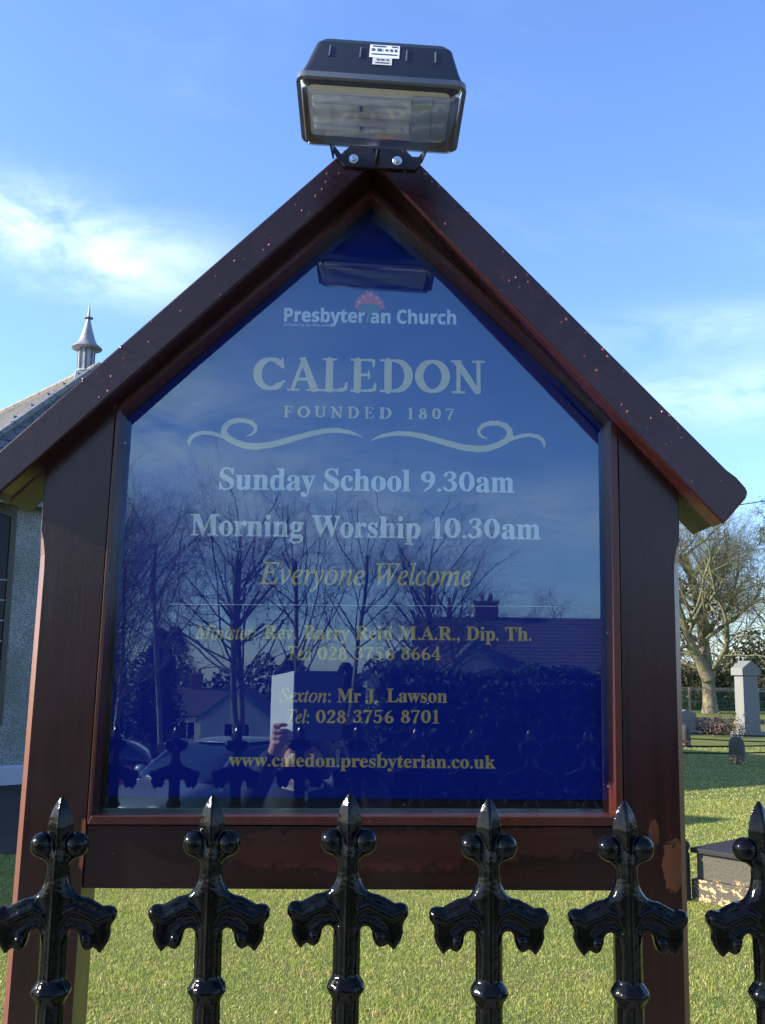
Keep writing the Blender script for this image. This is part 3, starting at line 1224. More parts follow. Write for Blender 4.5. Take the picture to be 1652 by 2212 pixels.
cv.build("clear_cover", M_CLEAR, fl_o, smooth=True, angle=35)
tr_ = MB()
fr_add(tr_, [(-.004, CYL, .112, .066, .006), (-.004, CYL, .104, .058, .0115)], bev=.01)
tr_.build("reflector", M_LAMPIN, fl_o)
for yy in (CYL - .032, CYL + .024):
    tb = MB()
    for q in (-.008, .008):
        p = [FT(-.103, yy + q, .001), FT(.048, yy + q, .001)]
        tb.tube(p, .0072, 12)
        tb.ball(p[0], .0072, 6)
    tb.build("lamp_tube", M_TUBE, fl_o, smooth=True, angle=50)
    cp = MB()
    a, b = FT(-.03, yy, -.0015), FT(-.03, yy, -.0015)
    cp.box(a, (.005, .012, .014), ('Y', R_(2.9)))
    cp.build("tube_clip", M_BRK, fl_o)
bl = MB()
bl.box(FT(.066, CYL, .0005), (.030, .112, .014), ('Y', R_(2.9)))
bl.box(FT(.096, CYL - .002, .0015), (.026, .108, .010), ('Y', R_(2.9)))
for i in range(12):
    bl.box(FT(.096, CYL - .048 + i * .008, -.0045), (.024, .0024, .002), ('Y', R_(2.9)))
bl.build("ballast", M_BALL, fl_o, bevel=.001)
for x, yy in ((-.118, CYL - .075), (.118, CYL - .075), (-.118, CYL + .075), (.118, CYL + .075)):
    MB().ball(FT(x, yy, -.004), .003, 5).build("cover_screw", M_ZINC, fl_o, smooth=True)


# labels on the sloped front of the housing
def onface(x, t):
    """point on the housing's front slope, t 0..1 up the slope between z .045 and .092"""
    y0, z0, y1, z1 = CYL + .004 - .078, .040, CYL + .010 - .058, .100
    n = unit((0, -(z1 - z0), (y1 - y0)))
    return np.array(FT(x, y0 + (y1 - y0) * t, z0 + (z1 - z0) * t)) + n * .0009


def plate(name, x0, x1, t0, t1, mat, parent, lift=0.0):
    n = np.array(unit((0, -.052, .026))) * lift
    return MB().add([onface(x0, t0) + n, onface(x1, t0) + n, onface(x1, t1) + n, onface(x0, t1) + n], [(0, 1, 2, 3)]).build(name, mat, parent)


lab = plate("label_sticker", -.022, .024, .38, .96, M_LABEL, fl_o)
lab2 = plate("label_sticker", -.016, .013, .06, .37, M_LABEL2, fl_o)
for (x0, x1, t0, t1) in ((-.018, .002, .86, .92), (.011, .021, .86, .92), (-.019, -.014, .66, .79), (-.010, -.003, .66, .79), (.001, .006, .68, .77), (.009, .013, .66, .79), (.016, .020, .66, .79), (-.019, .021, .50, .555)):
    plate("print", x0, x1, t0, t1, M_INK, lab, .0004)
for (x0, x1, t0, t1) in ((-.010, -.005, .24, .32), (-.003, .001, .24, .32), (.004, .008, .24, .32), (-.012, .009, .12, .17)):
    plate("print", x0, x1, t0, t1, M_INK, lab2, .0004)
rb = MB()
for x in (-.085, -.036, .036, .082):
    a, b = onface(x, .30), onface(x, .78)
    rb.tube([a, b], .0014, 6)
rb.build("housing_rib", M_RIM, fl_o, kind='stuff')
# bracket: plate on the rafters, ears turned forward and up to the lamp
br = MB()
br.prism_y([(-.060, 2.722), (-.050, 2.700), (-.036, 2.684), (.094, 2.680), (.108, 2.697), (.118, 2.722), (.112, 2.722), (.100, 2.706), (.072, 2.707), (.06, 2.712), (.0, 2.713), (-.02, 2.709), (-.042, 2.708), (-.054, 2.724)], -.0575, -.0515)
br.build("bracket_plate", M_BRK, fl_o, bevel=.001)
for x, xs_ in ((-.057, -.062), (.108, .112)):
    er = MB()
    er.hexa([(x - .0015, -.054, 2.700), (x + .0015, -.054, 2.700), (xs_ + .0015, -.200, 2.668), (xs_ - .0015, -.200, 2.668)],
            [(x - .0015, -.054, 2.722), (x + .0015, -.054, 2.722), (xs_ + .0015, -.200, 2.700), (xs_ - .0015, -.200, 2.700)])
    er.build("bracket_arm", M_BRK, fl_o)
for x, z in ((-.019, 2.6985), (.0605, 2.6965)):
    bo = MB()
    bo.lathe([(.0088, -.0576), (.0088, -.0592), (.0082, -.0597)], (x, 0, z), 20, 'y')
    bo.lathe([(.0055, -.0598), (.0055, -.0632), (.0048, -.0640)], (x, 0, z), 6, 'y')
    bo.lathe([(.0021, -.0641), (.0021, -.0655)], (x, 0, z), 8, 'y')
    bo.build("bolt", M_ZINC, fl_o, smooth=True, angle=30)
cb = MB()
pts = [(.030, -.19, 2.668), (.026, -.15, 2.655), (.024, -.10, 2.668), (.028, -.062, 2.720), (.030, .02, 2.790)]
cb.tube(pts, .004, 8)
cb.build("power_cable", M_BRK, fl_o, smooth=True)


# ================================================================== IRON RAILINGS
def finial_geo():
    h = 1.0
    x = np.arange(-66, 66.1, h)
    y = np.arange(-22, 22.1, h)
    z = np.arange(-262, 5, h)
    X, Y, Z = np.meshgrid(x, y, z, indexing='ij')
    AX = np.abs(X)
    P = np.stack([AX, Y, Z], -1)
    Pf = np.stack([AX, Y * 1.25, Z], -1)
    # spear head: ridged leaf
    t = np.clip(-Z / 46, 0, 1)
    w = np.interp(-Z, [-1, 0, 3, 8, 14, 22, 32, 40, 50], [.2, .6, 3, 6.3, 9.4, 12.0, 13.6, 12.8, 9])
    d = (np.sqrt(AX ** 2 + .6) / w + np.abs(Y) / (w * .92) - 1) * w * .62
    d = np.maximum(d, np.maximum(Z - .0, -50 - Z))
    F = d
    # fleur balls
    b = cone_sdf(P, (17.6, 0, -50.0), 12.3, (17.4, 0, -51.5), 12.3)
    b = np.maximum(b, -(np.linalg.norm(np.stack([AX - 11.5, (Y + 19.5), Z + 64], -1), axis=-1) - 11.5))
    b2 = cone_sdf(P, (12, 0, -58), 8.0, (4, 0, -64), 8.0)
    F = smin(F, b, 1.0)
    F = smin(F, b2, 2.0)
    # V-shaped groove between the balls
    F = np.maximum(F, -cone_sdf(P, (9.5, -15.5, -44), 2.6, (1.0, -14.5, -59), 1.6))
    wn_ = np.interp(-Z, [40, 58, 68, 80, 88, 94, 102, 110, 125, 250], [7, 9.5, 11.2, 11.6, 13.4, 16.2, 21.5, 17, 12.8, 12.6])
    yn = np.interp(-Z, [40, 60, 90, 110, 250], [8, 10.5, 12.5, 13, 12.6])
    dn = (np.sqrt((AX / wn_) ** 2 + (Y / yn) ** 2) - 1) * np.minimum(wn_, yn)
    dn = dn - 1.7 * np.exp(-(X / 2.2) ** 2) - 1.4 * np.exp(-(Y / 2.4) ** 2) * (Z < -100)
    dn = np.maximum(dn, np.maximum(Z + 40, -261 - Z))
    F = smin(F, dn, 2.5)
    # the arm: silhouette of the cast leaf, pillowed
    poly = np.array([(2, -99), (14, -97), (21.6, -102), (32, -103.6), (40, -107.5), (48, -112), (54, -111.2), (59, -112.4), (62.4, -117), (62.2, -123), (58, -129), (56.6, -133), (57.3, -140), (55, -147), (51, -153), (47.5, -157.5),
                     (44.5, -154), (41, -151.2), (37.5, -153.5), (33.5, -154.6), (29, -151), (26.6, -145), (25.8, -138.5), (23, -134.8), (19, -133.6), (15.5, -135.2), (13, -139), (12, -144), (2, -146)], float)
    X2, Z2 = np.meshgrid(np.abs(x), z, indexing='ij')
    Q = np.stack([X2, Z2], -1)
    dmin = np.full(X2.shape, 1e9)
    inside = np.zeros(X2.shape, bool)
    for i in range(len(poly)):
        a, b_ = poly[i], poly[(i + 1) % len(poly)]
        dmin = np.minimum(dmin, cone_sdf(Q, a, 0, b_, 0))
        cnd = (a[1] > Z2) != (b_[1] > Z2)
        with np.errstate(divide='ignore', invalid='ignore'):
            xi = a[0] + (Z2 - a[1]) / (b_[1] - a[1]) * (b_[0] - a[0])
        inside ^= cnd & (X2 < xi)
    d2 = np.where(inside, -dmin, dmin)[:, None, :]
    rr, hh_ = 5.0, 7.8
    q1, q2 = d2 + rr, np.abs(Y) - hh_ + rr
    arm = np.sqrt(np.maximum(q1, 0) ** 2 + np.maximum(q2, 0) ** 2) + np.minimum(np.maximum(q1, q2), 0) - rr
    F = smin(F, arm, 2.2)
    AY = np.stack([AX, np.abs(Y), Z], -1)
    rib = [((3.5, 7.5, -133), 3.0, (11, 7.5, -117), 4.2), ((11, 7.5, -117), 4.2, (21, 7.2, -112.2), 4.6), ((21, 7.2, -112.2), 4.6, (33, 7.0, -117.5), 4.8), ((33, 7.0, -117.5), 4.8, (45, 6.2, -123.5), 4.8), ((45, 6.2, -123.5), 4.8, (56, 5.5, -119), 4.8)]
    for a, ra, b_, rb_ in rib:
        F = smin(F, cone_sdf(AY, a, ra, b_, rb_), 1.2)
    gro = [((9, 9.5, -131), 2.0, (17, 9.3, -124), 2.8), ((17, 9.3, -124), 2.8, (29, 9.0, -127), 3.2), ((29, 9.0, -127), 3.2, (39, 8.8, -134), 2.6)]
    for a, ra, b_, rb_ in gro:
        F = np.maximum(F, -cone_sdf(AY, a, ra, b_, rb_))
    F = smin(F, cone_sdf(AY, (33.5, 5.5, -144), 5.4, (33.5, 5.5, -144.2), 5.4), 1.0)
    F = np.maximum(F, -cone_sdf(AY, (43.5, 9.5, -136), 2.2, (44, 9.5, -150), 1.6))
    F = np.maximum(F, -cone_sdf(AY, (28, 9.2, -107.5), 1.4, (47, 8.6, -115.5), 1.6))
    # collar
    rc = np.interp(-Z, [0, 178, 182, 186, 190, 193.5, 196, 200, 206, 210], [0, 11, 13.2, 16.0, 18.6, 20.0, 19.2, 16.5, 13.2, 11])
    A = np.arctan2(Y, X)
    rad = np.sqrt(X ** 2 + Y ** 2)
    dc = (rad * (1 + .022 * np.cos(8 * A)) - rc) * .75
    dc = np.maximum(dc, np.maximum(Z + 178, -210 - Z))
    F = smin(F, dc, 1.5)
    v, q = surface_nets(F, (x[0], y[0], z[0]), h)
    return v * .001, q


fv, fq = finial_geo()
# soften the sampling steps
def laplace(v, q, it=2, lam=.5):
    n = len(v)
    e = np.concatenate([q[:, [0, 1]], q[:, [1, 2]], q[:, [2, 3]], q[:, [3, 0]]])
    for _ in range(it):
        s = np.zeros_like(v)
        c_ = np.zeros(n)
        np.add.at(s, e[:, 0], v[e[:, 1]])
        np.add.at(c_, e[:, 0], 1)
        v = v + lam * (s / c_[:, None] - v)
    return v


fv = laplace(fv, fq, 2, .5)
YR = -.68
rail = empty("iron_railing", (0, YR, 0), "glossy black cast-iron railing with fleur-de-lis finials in front of the board", "railing")
TIPS = [-1.21, -1.06, -.908, -.757, -.606, -.455, -.302, -.144, 0.0, .146, .290, .434, .580, .728, .876, 1.024, 1.17]
TZ = [1.615, 1.617, 1.618, 1.616, 1.617, 1.618, 1.6185, 1.6215, 1.6245, 1.6205, 1.6195, 1.6195, 1.62, 1.62, 1.618, 1.617, 1.62]
fin_me = None
sh_me = None
for i, (x, z) in enumerate(zip(TIPS, TZ)):
    if fin_me is None:
        p = bpy.data.objects.new("paling", None)
        sm = MB().lathe([(.0126, -1.44), (.0126, -.2592)], (0, 0, 0), 16)
        sh_o = sm.build("paling", M_IRON, smooth=True, angle=40)
        sh_me = sh_o.data
        sh_o.parent = rail
        fo = np_mesh("finial", fv, fq, M_IRON, smooth=True)
        fo.parent = sh_o
        fin_me = fo.data
        po, fo2 = sh_o, fo
    else:
        po = bpy.data.objects.new("paling", sh_me)
        fo2 = bpy.data.objects.new("finial", fin_me)
        COL.objects.link(po)
        COL.objects.link(fo2)
        po.parent = rail
        fo2.parent = po
    po.location = (x, 0, z + .0035)
    po.rotation_euler = (R_(random.uniform(-.6, .6)), R_(random.uniform(-.35, .35)), R_(random.uniform(-3, 3)))
for z in (1.19, .38):
    MB().box((0, YR, z), (2.75, .042, .012)).build("cross_rail", M_IRON, rail, bevel=.002)
wallb = MB()
dw = empty("dwarf_wall", (0, YR, 0), "low stone plinth wall under the black railings", "wall")
wallb.box((0, YR, .085), (8.0, .30, .17)).build("coping", M_CONC, dw, bevel=.012)

# ================================================================== CHURCH
PB = Mat("pebbledash", (.30, .31, .31), .9)
a1 = PB.noise(None, 55, 4, .7)
a2 = PB.noise(None, 1.1, 4, .6)
a3 = PB.voronoi(None, 38)
c = PB.ramp(a1, [(.38, (.06, .06, .055)), (.5, (.27, .28, .27)), (.66, (.46, .46, .44))])
c = PB.mix(PB.math('MULTIPLY', PB.rng(a2, .40, .70), .6), c, (.13, .15, .10))
PB.color(c)
PB.bump(PB.math('ADD', a3, a1), .9, .02)
M_DASH = PB.m
SL = Mat("roof_slate", (.13, .12, .115), .45)
a1 = SL.noise(SL.mapping(world=True), 6, 5, .65)
a2 = SL.noise(SL.mapping(world=True), 1.3, 4, .6)
c = SL.ramp(a1, [(.3, (.09, .09, .10)), (.7, (.20, .185, .165))])
SL.color(SL.mix(SL.rng(a2, .5, .72), c, (.17, .165, .09)))
SL.bump(a1, .5, .01)
M_SLATE = SL.m
M_SLATE2 = Mat("roof_slate_dark", (.085, .09, .10), .4)
M_SLATE2.color(M_SLATE2.ramp(M_SLATE2.noise(M_SLATE2.mapping(world=True), 5, 4), [(.3, (.06, .065, .075)), (.7, (.12, .12, .125))]))
M_SLATE2 = M_SLATE2.m
ZN = Mat("lead_sheet", (.42, .44, .46), .5, metal=.3)
ZN.color(ZN.ramp(ZN.noise(None, 7, 4), [(.3, (.18, .19, .21)), (.7, (.30, .31, .33))]))
M_LEAD = ZN.m
M_PLINTH = Mat("painted_plinth", (.33, .36, .40), .7)
M_PLINTH.bump(M_PLINTH.noise(None, 30, 3), .4, .01)
M_PLINTH = M_PLINTH.m
M_STONE = Mat("window_stone", (.07, .065, .045), .8)
M_STONE.bump(M_STONE.noise(None, 60, 3), .5, .01)
M_STONE = M_STONE.m
M_PANE = Mat("dark_window_glass", (.006, .008, .012), .12, spec=.12).m
M_WPAINT = Mat("white_paint", (.72, .72, .70), .5).m

d_ = np.array([-.66, .75, 0])
d_ /= np.linalg.norm(d_)
e_ = np.array([-d_[1] * -1, -d_[0], 0])           # along the end wall, to the right and away
e_ = np.array([d_[1], -d_[0], 0])
W0 = np.array([-5.58, 13.96, 0.0])
Pk = np.array([-5.36, 17.2, 7.78])
foot = W0 + e_ * ((Pk - W0)[:2] @ e_[:2])
HW = 3.5
EZ = 4.75
church = empty("church", tuple(foot), "grey pebbledashed church with slate roof and lead ridge ventilator beyond the lawn", "church")
LN = 16.0


def cw(s, t, z):
    """church frame: s along the end wall, t back into the church"""
    p = foot + e_ * s + d_ * t
    return (p[0], p[1], z)


wl_ = MB()
wl_.hexa([cw(-HW, 0, -.3), cw(HW, 0, -.3), cw(HW, LN, -.3), cw(-HW, LN, -.3)], [cw(-HW, 0, EZ), cw(HW, 0, EZ), cw(HW, LN, EZ), cw(-HW, LN, EZ)])
wl_.build("wall", M_DASH, church)
pl_ = MB()
pl_.hexa([cw(-HW - .06, -.06, -.3), cw(HW + .06, -.06, -.3), cw(HW + .06, LN, -.3), cw(-HW - .06, LN, -.3)],
         [cw(-HW - .06, -.06, .30), cw(HW + .06, -.06, .30), cw(HW + .06, LN, .30), cw(-HW - .06, LN, .30)])
pl_.build("plinth", M_PLINTH, church, bevel=.03)
RT = (Pk - foot)[:2] @ d_[:2]
OV = .28
slope_end = (Pk[2] - EZ) / RT
EZo = EZ - OV * .8
apex = cw(0, RT, Pk[2])
ridge_end = cw(0, LN - RT, Pk[2])
c0, c1, c2, c3 = cw(-HW - OV, -OV, EZo), cw(HW + OV, -OV, EZo), cw(HW + OV, LN + OV, EZo), cw(-HW - OV, LN + OV, EZo)
rf = MB()
rf.add([c0, c1, c2, c3, apex, ridge_end], [(0, 1, 4), (1, 2, 5, 4), (2, 3, 5), (3, 0, 4, 5), (3, 2, 1, 0)])
roof = rf.build("roof", M_SLATE2, church)
fa = MB()
for a, b in ((c0, c1), (c1, c2), (c2, c3), (c3, c0)):
    a, b = np.array(a), np.array(b)
    u = unit(b - a)
    n = np.cross(u, (0, 0, 1.))
    mid = (a + b) / 2 + np.array([0, 0, -.08])
    L = np.linalg.norm(b - a)
    q = [mid - u * L / 2, mid + u * L / 2]
    fa.hexa([q[0] - [0, 0, .09], q[1] - [0, 0, .09], q[1] + n * .03 - [0, 0, .09], q[0] + n * .03 - [0, 0, .09]],
            [q[0] + [0, 0, .07], q[1] + [0, 0, .07], q[1] + n * .03 + [0, 0, .07], q[0] + n * .03 + [0, 0, .07]])
fa.build("fascia", M_SLATE2, church)


# slates: near ones as parts, the rest of each slope as one
def slates(A, B_, C_, D_, mat, near_fn, limit, sw=.30, sh_=.21):
    """slope with eave A-B and top D-C"""
    A, B_, C_, D_ = map(np.array, (A, B_, C_, D_))
    u = unit(B_ - A)
    n = unit(np.cross(B_ - A, D_ - A))
    if n[2] < 0:
        n = -n
    v = unit(np.cross(n, u))
    if v[2] < 0:
        v = -v
    H = (D_ - A) @ v
    rows = int(H / sh_)
    items = []
    for r in range(rows):
        t = (r + .5) / rows
        L0, L1 = A + (D_ - A) * t, B_ + (C_ - B_) * t
        ln = np.linalg.norm(L1 - L0)
        k = int(ln / sw)
        for i in range(k):
            s = (i + .5 * (r % 2) + .25) * sw
            if s + sw * .4 > ln:
                continue
            items.append(L0 + u * s)
    items.sort(key=near_fn)
    tm = None
    rest = MB()

    def slate_geo(mb, c, th):
        a = c - u * sw * .485 - v * sh_ * .56 + n * (.016 + th)
        b = a + u * sw * .97
        cc = b + v * sh_ * 1.35 - n * .018
        dd = a + v * sh_ * 1.35 - n * .018
        dn = n * .009
        mb.hexa([a - dn, b - dn, cc - dn, dd - dn], [a, b, cc, dd])
    for i, p in enumerate(items):
        if i < limit:
            if tm is None:
                q = MB()
                slate_geo(q, np.zeros(3), 0)
                o = q.build("slate", mat)
                tm = o.data
                o.parent = roof
                ob = o
            else:
                ob = bpy.data.objects.new("slate", tm)
                COL.objects.link(ob)
                ob.parent = roof
            ob.location = Vector(p) - Vector(foot)
            ob.rotation_euler = Matrix.Rotation(R_(random.uniform(-.8, .8)), 3, Vector(n)).to_euler()
        else:
            slate_geo(rest, p, random.uniform(-.001, .003))
    if rest.n:
        rest.build("slate", mat, roof, kind='stuff')


nearT = np.array(cw(0, RT + .6, 7.4))
slates(c0, c1, apex, apex, M_SLATE2, lambda p: np.linalg.norm(p - np.array([-5.6, 15.6, 6.2])), 120)  # end slope's shade put into a darker slate colour
slates(c3, c0, apex, ridge_end, M_SLATE, lambda p: np.linalg.norm(p - nearT), 170)
hip = MB()
for a, b in ((c0, apex), (c1, apex), (apex, ridge_end)):
    a, b = np.array(a), np.array(b)
    L = np.linalg.norm(b - a)
    k = int(L / .45)
    for i in range(k):
        q0, q1 = a + (b - a) * i / k, a + (b - a) * (i + .96) / k
        hip.tube([q0 + [0, 0, .02], q1 + [0, 0, .02]], .075, 6)
hip.build("ridge_tile", M_SLATE, roof, kind='stuff')
# end wall windows with stone surrounds
for s0 in (-2.86, .35, 2.4):
    wf = MB()
    o = -.02
    zt, zb_ = 4.25, 1.05
    hw = .42
    arch = [(-hw, zb_), (hw, zb_), (hw, 4.0), (hw * .98, 4.18), (hw * .5, 4.23), (0, zt), (-hw * .5, 4.23), (-hw * .98, 4.18), (-hw, 4.0)]
    outr = [(-hw - .09, zb_ - .14), (hw + .09, zb_ - .14), (hw + .09, 4.0), (hw + .08, 4.28), (hw * .5 + .06, 4.33), (0, zt + .11), (-hw * .5 - .06, 4.33), (-hw - .08, 4.28), (-hw - .09, 4.0)]
    k = len(arch)
    v = [cw(s0 + p[0], -.035, p[1]) for p in outr] + [cw(s0 + p[0], -.035, p[1]) for p in arch] + [cw(s0 + p[0], .0, p[1]) for p in outr] + [cw(s0 + p[0], -.001, p[1]) for p in arch]
    f = []
    for i in range(k):
        j = (i + 1) % k
        f += [(i, j, k + j, k + i), (2 * k + i, 2 * k + j, j, i), (k + i, k + j, 3 * k + j, 3 * k + i)]
    wf.add(v, f)
    win = wf.build("window", M_STONE, church)
    pn = MB()
    pn.add([cw(s0 + p[0], -.006, p[1]) for p in arch], [tuple(range(k))])
    pn.build("pane", M_PANE, win)
    gb = MB()
    for i in range(1, 4):
        gb.tube([cw(s0 - hw + i * hw / 2, -.014, zb_), cw(s0 - hw + i * hw / 2, -.014, 3.3)], .010, 4)
    for i in range(7):
        gb.tube([cw(s0 - hw, -.015, zb_ + .2 + i * .32), cw(s0 + hw, -.015, zb_ + .2 + i * .32)], .010, 4)
    gb.build("glazing_bar", M_PLINTH, win)
# ridge ventilator
VT = np.array(cw(0, RT + .62, Pk[2]))
vent = MB()
vent.hexa([VT + [-.20, -.20, -.42], VT + [.20, -.20, -.42], VT + [.20, .20, -.42], VT + [-.20, .20, -.42]],
          [VT + [-.155, -.155, .02], VT + [.155, -.155, .02], VT + [.155, .155, .02], VT + [-.155, .155, .02]])
vb = vent.build("ventilator", M_LEAD, church, bevel=.01, label='lead ridge ventilator with conical cap and spike')
MB().lathe([(.185, .02), (.185, .05), (.165, .065), (.165, .50), (.20, .52)], VT, 8, phase=.2).build("drum", M_LEAD, vb)
lv = MB()
for i in range(8):
    a = 2 * math.pi * (i + .5) / 8 + .2
    x, y = math.cos(a) * .156, math.sin(a) * .156
    t = np.array([-math.sin(a), math.cos(a)])
    for s in (-1, 1):
        lv.box(VT + [x * 1.0 + t[0] * .052 * s, y + t[1] * .052 * s, .28], (.018, .018, .42), ('Z', a))
lv.build("louvre_post", M_SLATE2, vb)
MB().lathe([(.30, .515), (.31, .53), (.285, .56), (.20, .63), (.155, .72), (.115, .86), (.078, .99), (.05, 1.10), (.035, 1.17)], VT, 24).build("cone_cap", M_LEAD, vb, smooth=True, angle=60)
MB().lathe([(.04, 1.165), (.092, 1.178), (.096, 1.19), (.04, 1.205)], VT, 20).build("collar", M_LEAD, vb, smooth=True, angle=50)
MB().lathe([(.034, 1.20), (.022, 1.33), (.006, 1.50), (.001, 1.53)], VT, 10).build("spike", M_LEAD, vb, smooth=True, angle=60)
# unseen hall and lower block, added at left to shade the near lawn
shade_blk = MB()
PX = (-13.5, -7.2, 8.0, 12.6)
shade_blk.box(((PX[0] + PX[1]) / 2, (PX[2] + PX[3]) / 2, 1.6), (PX[1] - PX[0], PX[3] - PX[2], 3.8))
po_ = empty("shade_hall", (-10, 10, 0), "unseen low pebbledashed hall added left of the lawn to shade it", "hall")
shade_blk.build("wall", M_DASH, po_)
lt_ = MB()
lt_.box((-8.3, 6.75, .95), (2.0, 2.5, 2.5))  # unseen block added to carry the lawn shade further forward
lt_.build('lawn_shade_block', M_DASH, po_)
ph = MB()
ph.add([(-13.8, 7.7, 3.45), (-6.9, 7.7, 3.45), (-6.9, 12.9, 3.45), (-13.8, 12.9, 3.45), (-13.8, 10.3, 5.2), (-6.9, 10.3, 5.2)], [(0, 1, 5, 4), (1, 2, 5), (2, 3, 4, 5), (3, 0, 4), (3, 2, 1, 0)])
ph.build("roof", M_SLATE2, po_)

# ================================================================== GRAVES
GR = Mat("weathered_granite", (.34, .35, .36), .7)
a1 = GR.noise(None, 160, 2, .6)
a2 = GR.noise(None, 2.2, 4, .6)
c = GR.ramp(a1, [(.35, (.075, .08, .085)), (.65, (.19, .19, .19))])
GR.color(GR.mix(GR.rng(a2, .45, .7), c, (.13, .14, .11)))
GR.bump(a1, .4, .004)
M_GRAN = GR.m
BG = Mat("dark_weathered_stone", (.03, .048, .05), .7, spec=.12)
a1 = BG.noise(None, 90, 3, .6)
BG.color(BG.ramp(a1, [(.3, (.012, .013, .015)), (.7, (.035, .035, .034))]))
BG.bump(a1, .5, .004)
M_DSTONE = BG.m
TS = Mat("lichened_tomb_stone", (.16, .15, .12), .75)
a1 = TS.noise(None, 70, 4, .65)
a2 = TS.noise(TS.mapping((1, 1, 1.6)), 13, 7, .72)
c = TS.ramp(a1, [(.3, (.030, .028, .020)), (.7, (.072, .066, .048))])
sep = TS.N.new('ShaderNodeSeparateXYZ')
TS.L.new(TS.coord, sep.inputs[0])
low = TS.rng(sep.outputs[2], .21, .165)
lic = TS.math('MULTIPLY', TS.rng(a2, .535, .575), low)
TS.color(TS.mix(lic, c, (.58, .36, .15)))
TS.bump(TS.math('ADD', a1, a2), .6, .008)
M_TOMB = TS.m

tomb = empty("table_tomb", (2.66, 6.44, 0), "low stone box tomb with black slab top and orange lichen beside the right post", "tomb")
tu, tv = np.array([.64, -.77]), np.array([.77, .64])
TA_ = np.array([2.66, 6.44])


def tp(u, v, z):
    q = TA_ + tu * u + tv * v
    return (q[0], q[1], z)


def tbox(u0, u1, v0, v1, z0, z1):
    q = MB()
    q.hexa([tp(u0, v0, z0), tp(u1, v0, z0), tp(u1, v1, z0), tp(u0, v1, z0)], [tp(u0, v0, z1), tp(u1, v0, z1), tp(u1, v1, z1), tp(u0, v1, z1)])
    return q


tbox(0, 1.05, 0, 2.1, -.1, .165).build("plinth", M_TOMB, tomb, bevel=.008)
tbox(.035, 1.015, .035, 2.06, .1655, .365).build("side_wall", M_TOMB, tomb, bevel=.006)
tbox(.0, 1.05, .0, 2.1, .3655, .405).build("top_slab", M_DSTONE, tomb, bevel=.008)
kn = MB()
kn.lathe([(.05, -.1), (.05, .36), (.036, .38), (.05, .40), (.055, .425), (.045, .45), (.02, .465)], tp(-.03, -.05, 0)[:2] + (0,), 14)
kn.build("corner_post", M_DSTONE, tomb, smooth=True)

# tall gabled headstone
hs_o = empty("headstone", (12.0, 29.2, 0), "tall grey granite headstone with gabled shoulders, tallest in the graveyard", "headstone")


def hrot(pts, c, a):
    a = R_(a)
    return [(c[0] + x * math.cos(a) - y * math.sin(a), c[1] + x * math.sin(a) + y * math.cos(a), z) for x, y, z in pts]


def headstone(root, c, a, w, d, h, hw=None, gab=.28, shoulder=.0, mat=None):
    mat = mat or M_GRAN
    body = MB()
    P_ = [(-w / 2, .12), (w / 2, .12), (w / 2 * .93, h - gab), (-w / 2 * .93, h - gab)]
    v = []
    for y in (-d / 2, d / 2):
        v += [(p[0], y, p[1]) for p in P_]
    body.add(hrot(v, c, a), [(0, 1, 2, 3), (7, 6, 5, 4), (0, 4, 5, 1), (1, 5, 6, 2), (2, 6, 7, 3), (3, 7, 4, 0)])
    body.build("shaft", mat, root, bevel=.012)
    cap = MB()
    o = .055 if shoulder else .02
    P_ = [(-w / 2 - o, h - gab - .10), (w / 2 + o, h - gab - .10), (w / 2 + o, h - gab + .12), (0, h + .06), (-w / 2 - o, h - gab + .12)]
    v = []
    for y in (-d / 2 - o, d / 2 + o):
        v += [(p[0], y, p[1]) for p in P_]
    cap.add(hrot(v, c, a), [(0, 1, 2, 3, 4), (9, 8, 7, 6, 5)] + [(i, i + 5, (i + 1) % 5 + 5, (i + 1) % 5) for i in range(5)])
    cap.build("cap", mat, root, bevel=.01)
    base = MB()
    v = [(sx * (w / 2 + .13), sy * (d / 2 + .13), z) for z in (-.1, .14) for sx, sy in ((-1, -1), (1, -1), (1, 1), (-1, 1))]
    vv = hrot(v, c, a)
    base.hexa(vv[:4], vv[4:])
    base.build("base", mat, root, bevel=.015)


headstone(hs_o, (12.0, 29.2), 30, .74, .34, 2.26, gab=.30, shoulder=1)
GRAVES = [((10.12, 29.5), 20, .72, .14, .72, "low grey headstone half hidden by the right post"),
          ((15.3, 37.6), 35, .95, .30, .95, "squat brown headstone at the edge of the far path"),
          ((17.9, 38.0), 25, .55, .40, .52, "small rounded boulder headstone beside the squat brown one"),
          ((16.7, 27.5), 12, .60, .16, .95, "plain upright headstone right of the tall granite one"),
          ((22.5, 33.0), 18, .70, .16, 1.10, "pale headstone far right near the path")]
for c_, a, w, d, h, lb in GRAVES:
    g_ = empty("headstone", (c_[0], c_[1], 0), lb, "headstone", "headstones in the graveyard")
    headstone(g_, c_, a, w, d, h, gab=min(.2, h * .25), mat=M_TOMB if 'brown' in lb else M_GRAN)
hs_o['group'] = "headstones in the graveyard"
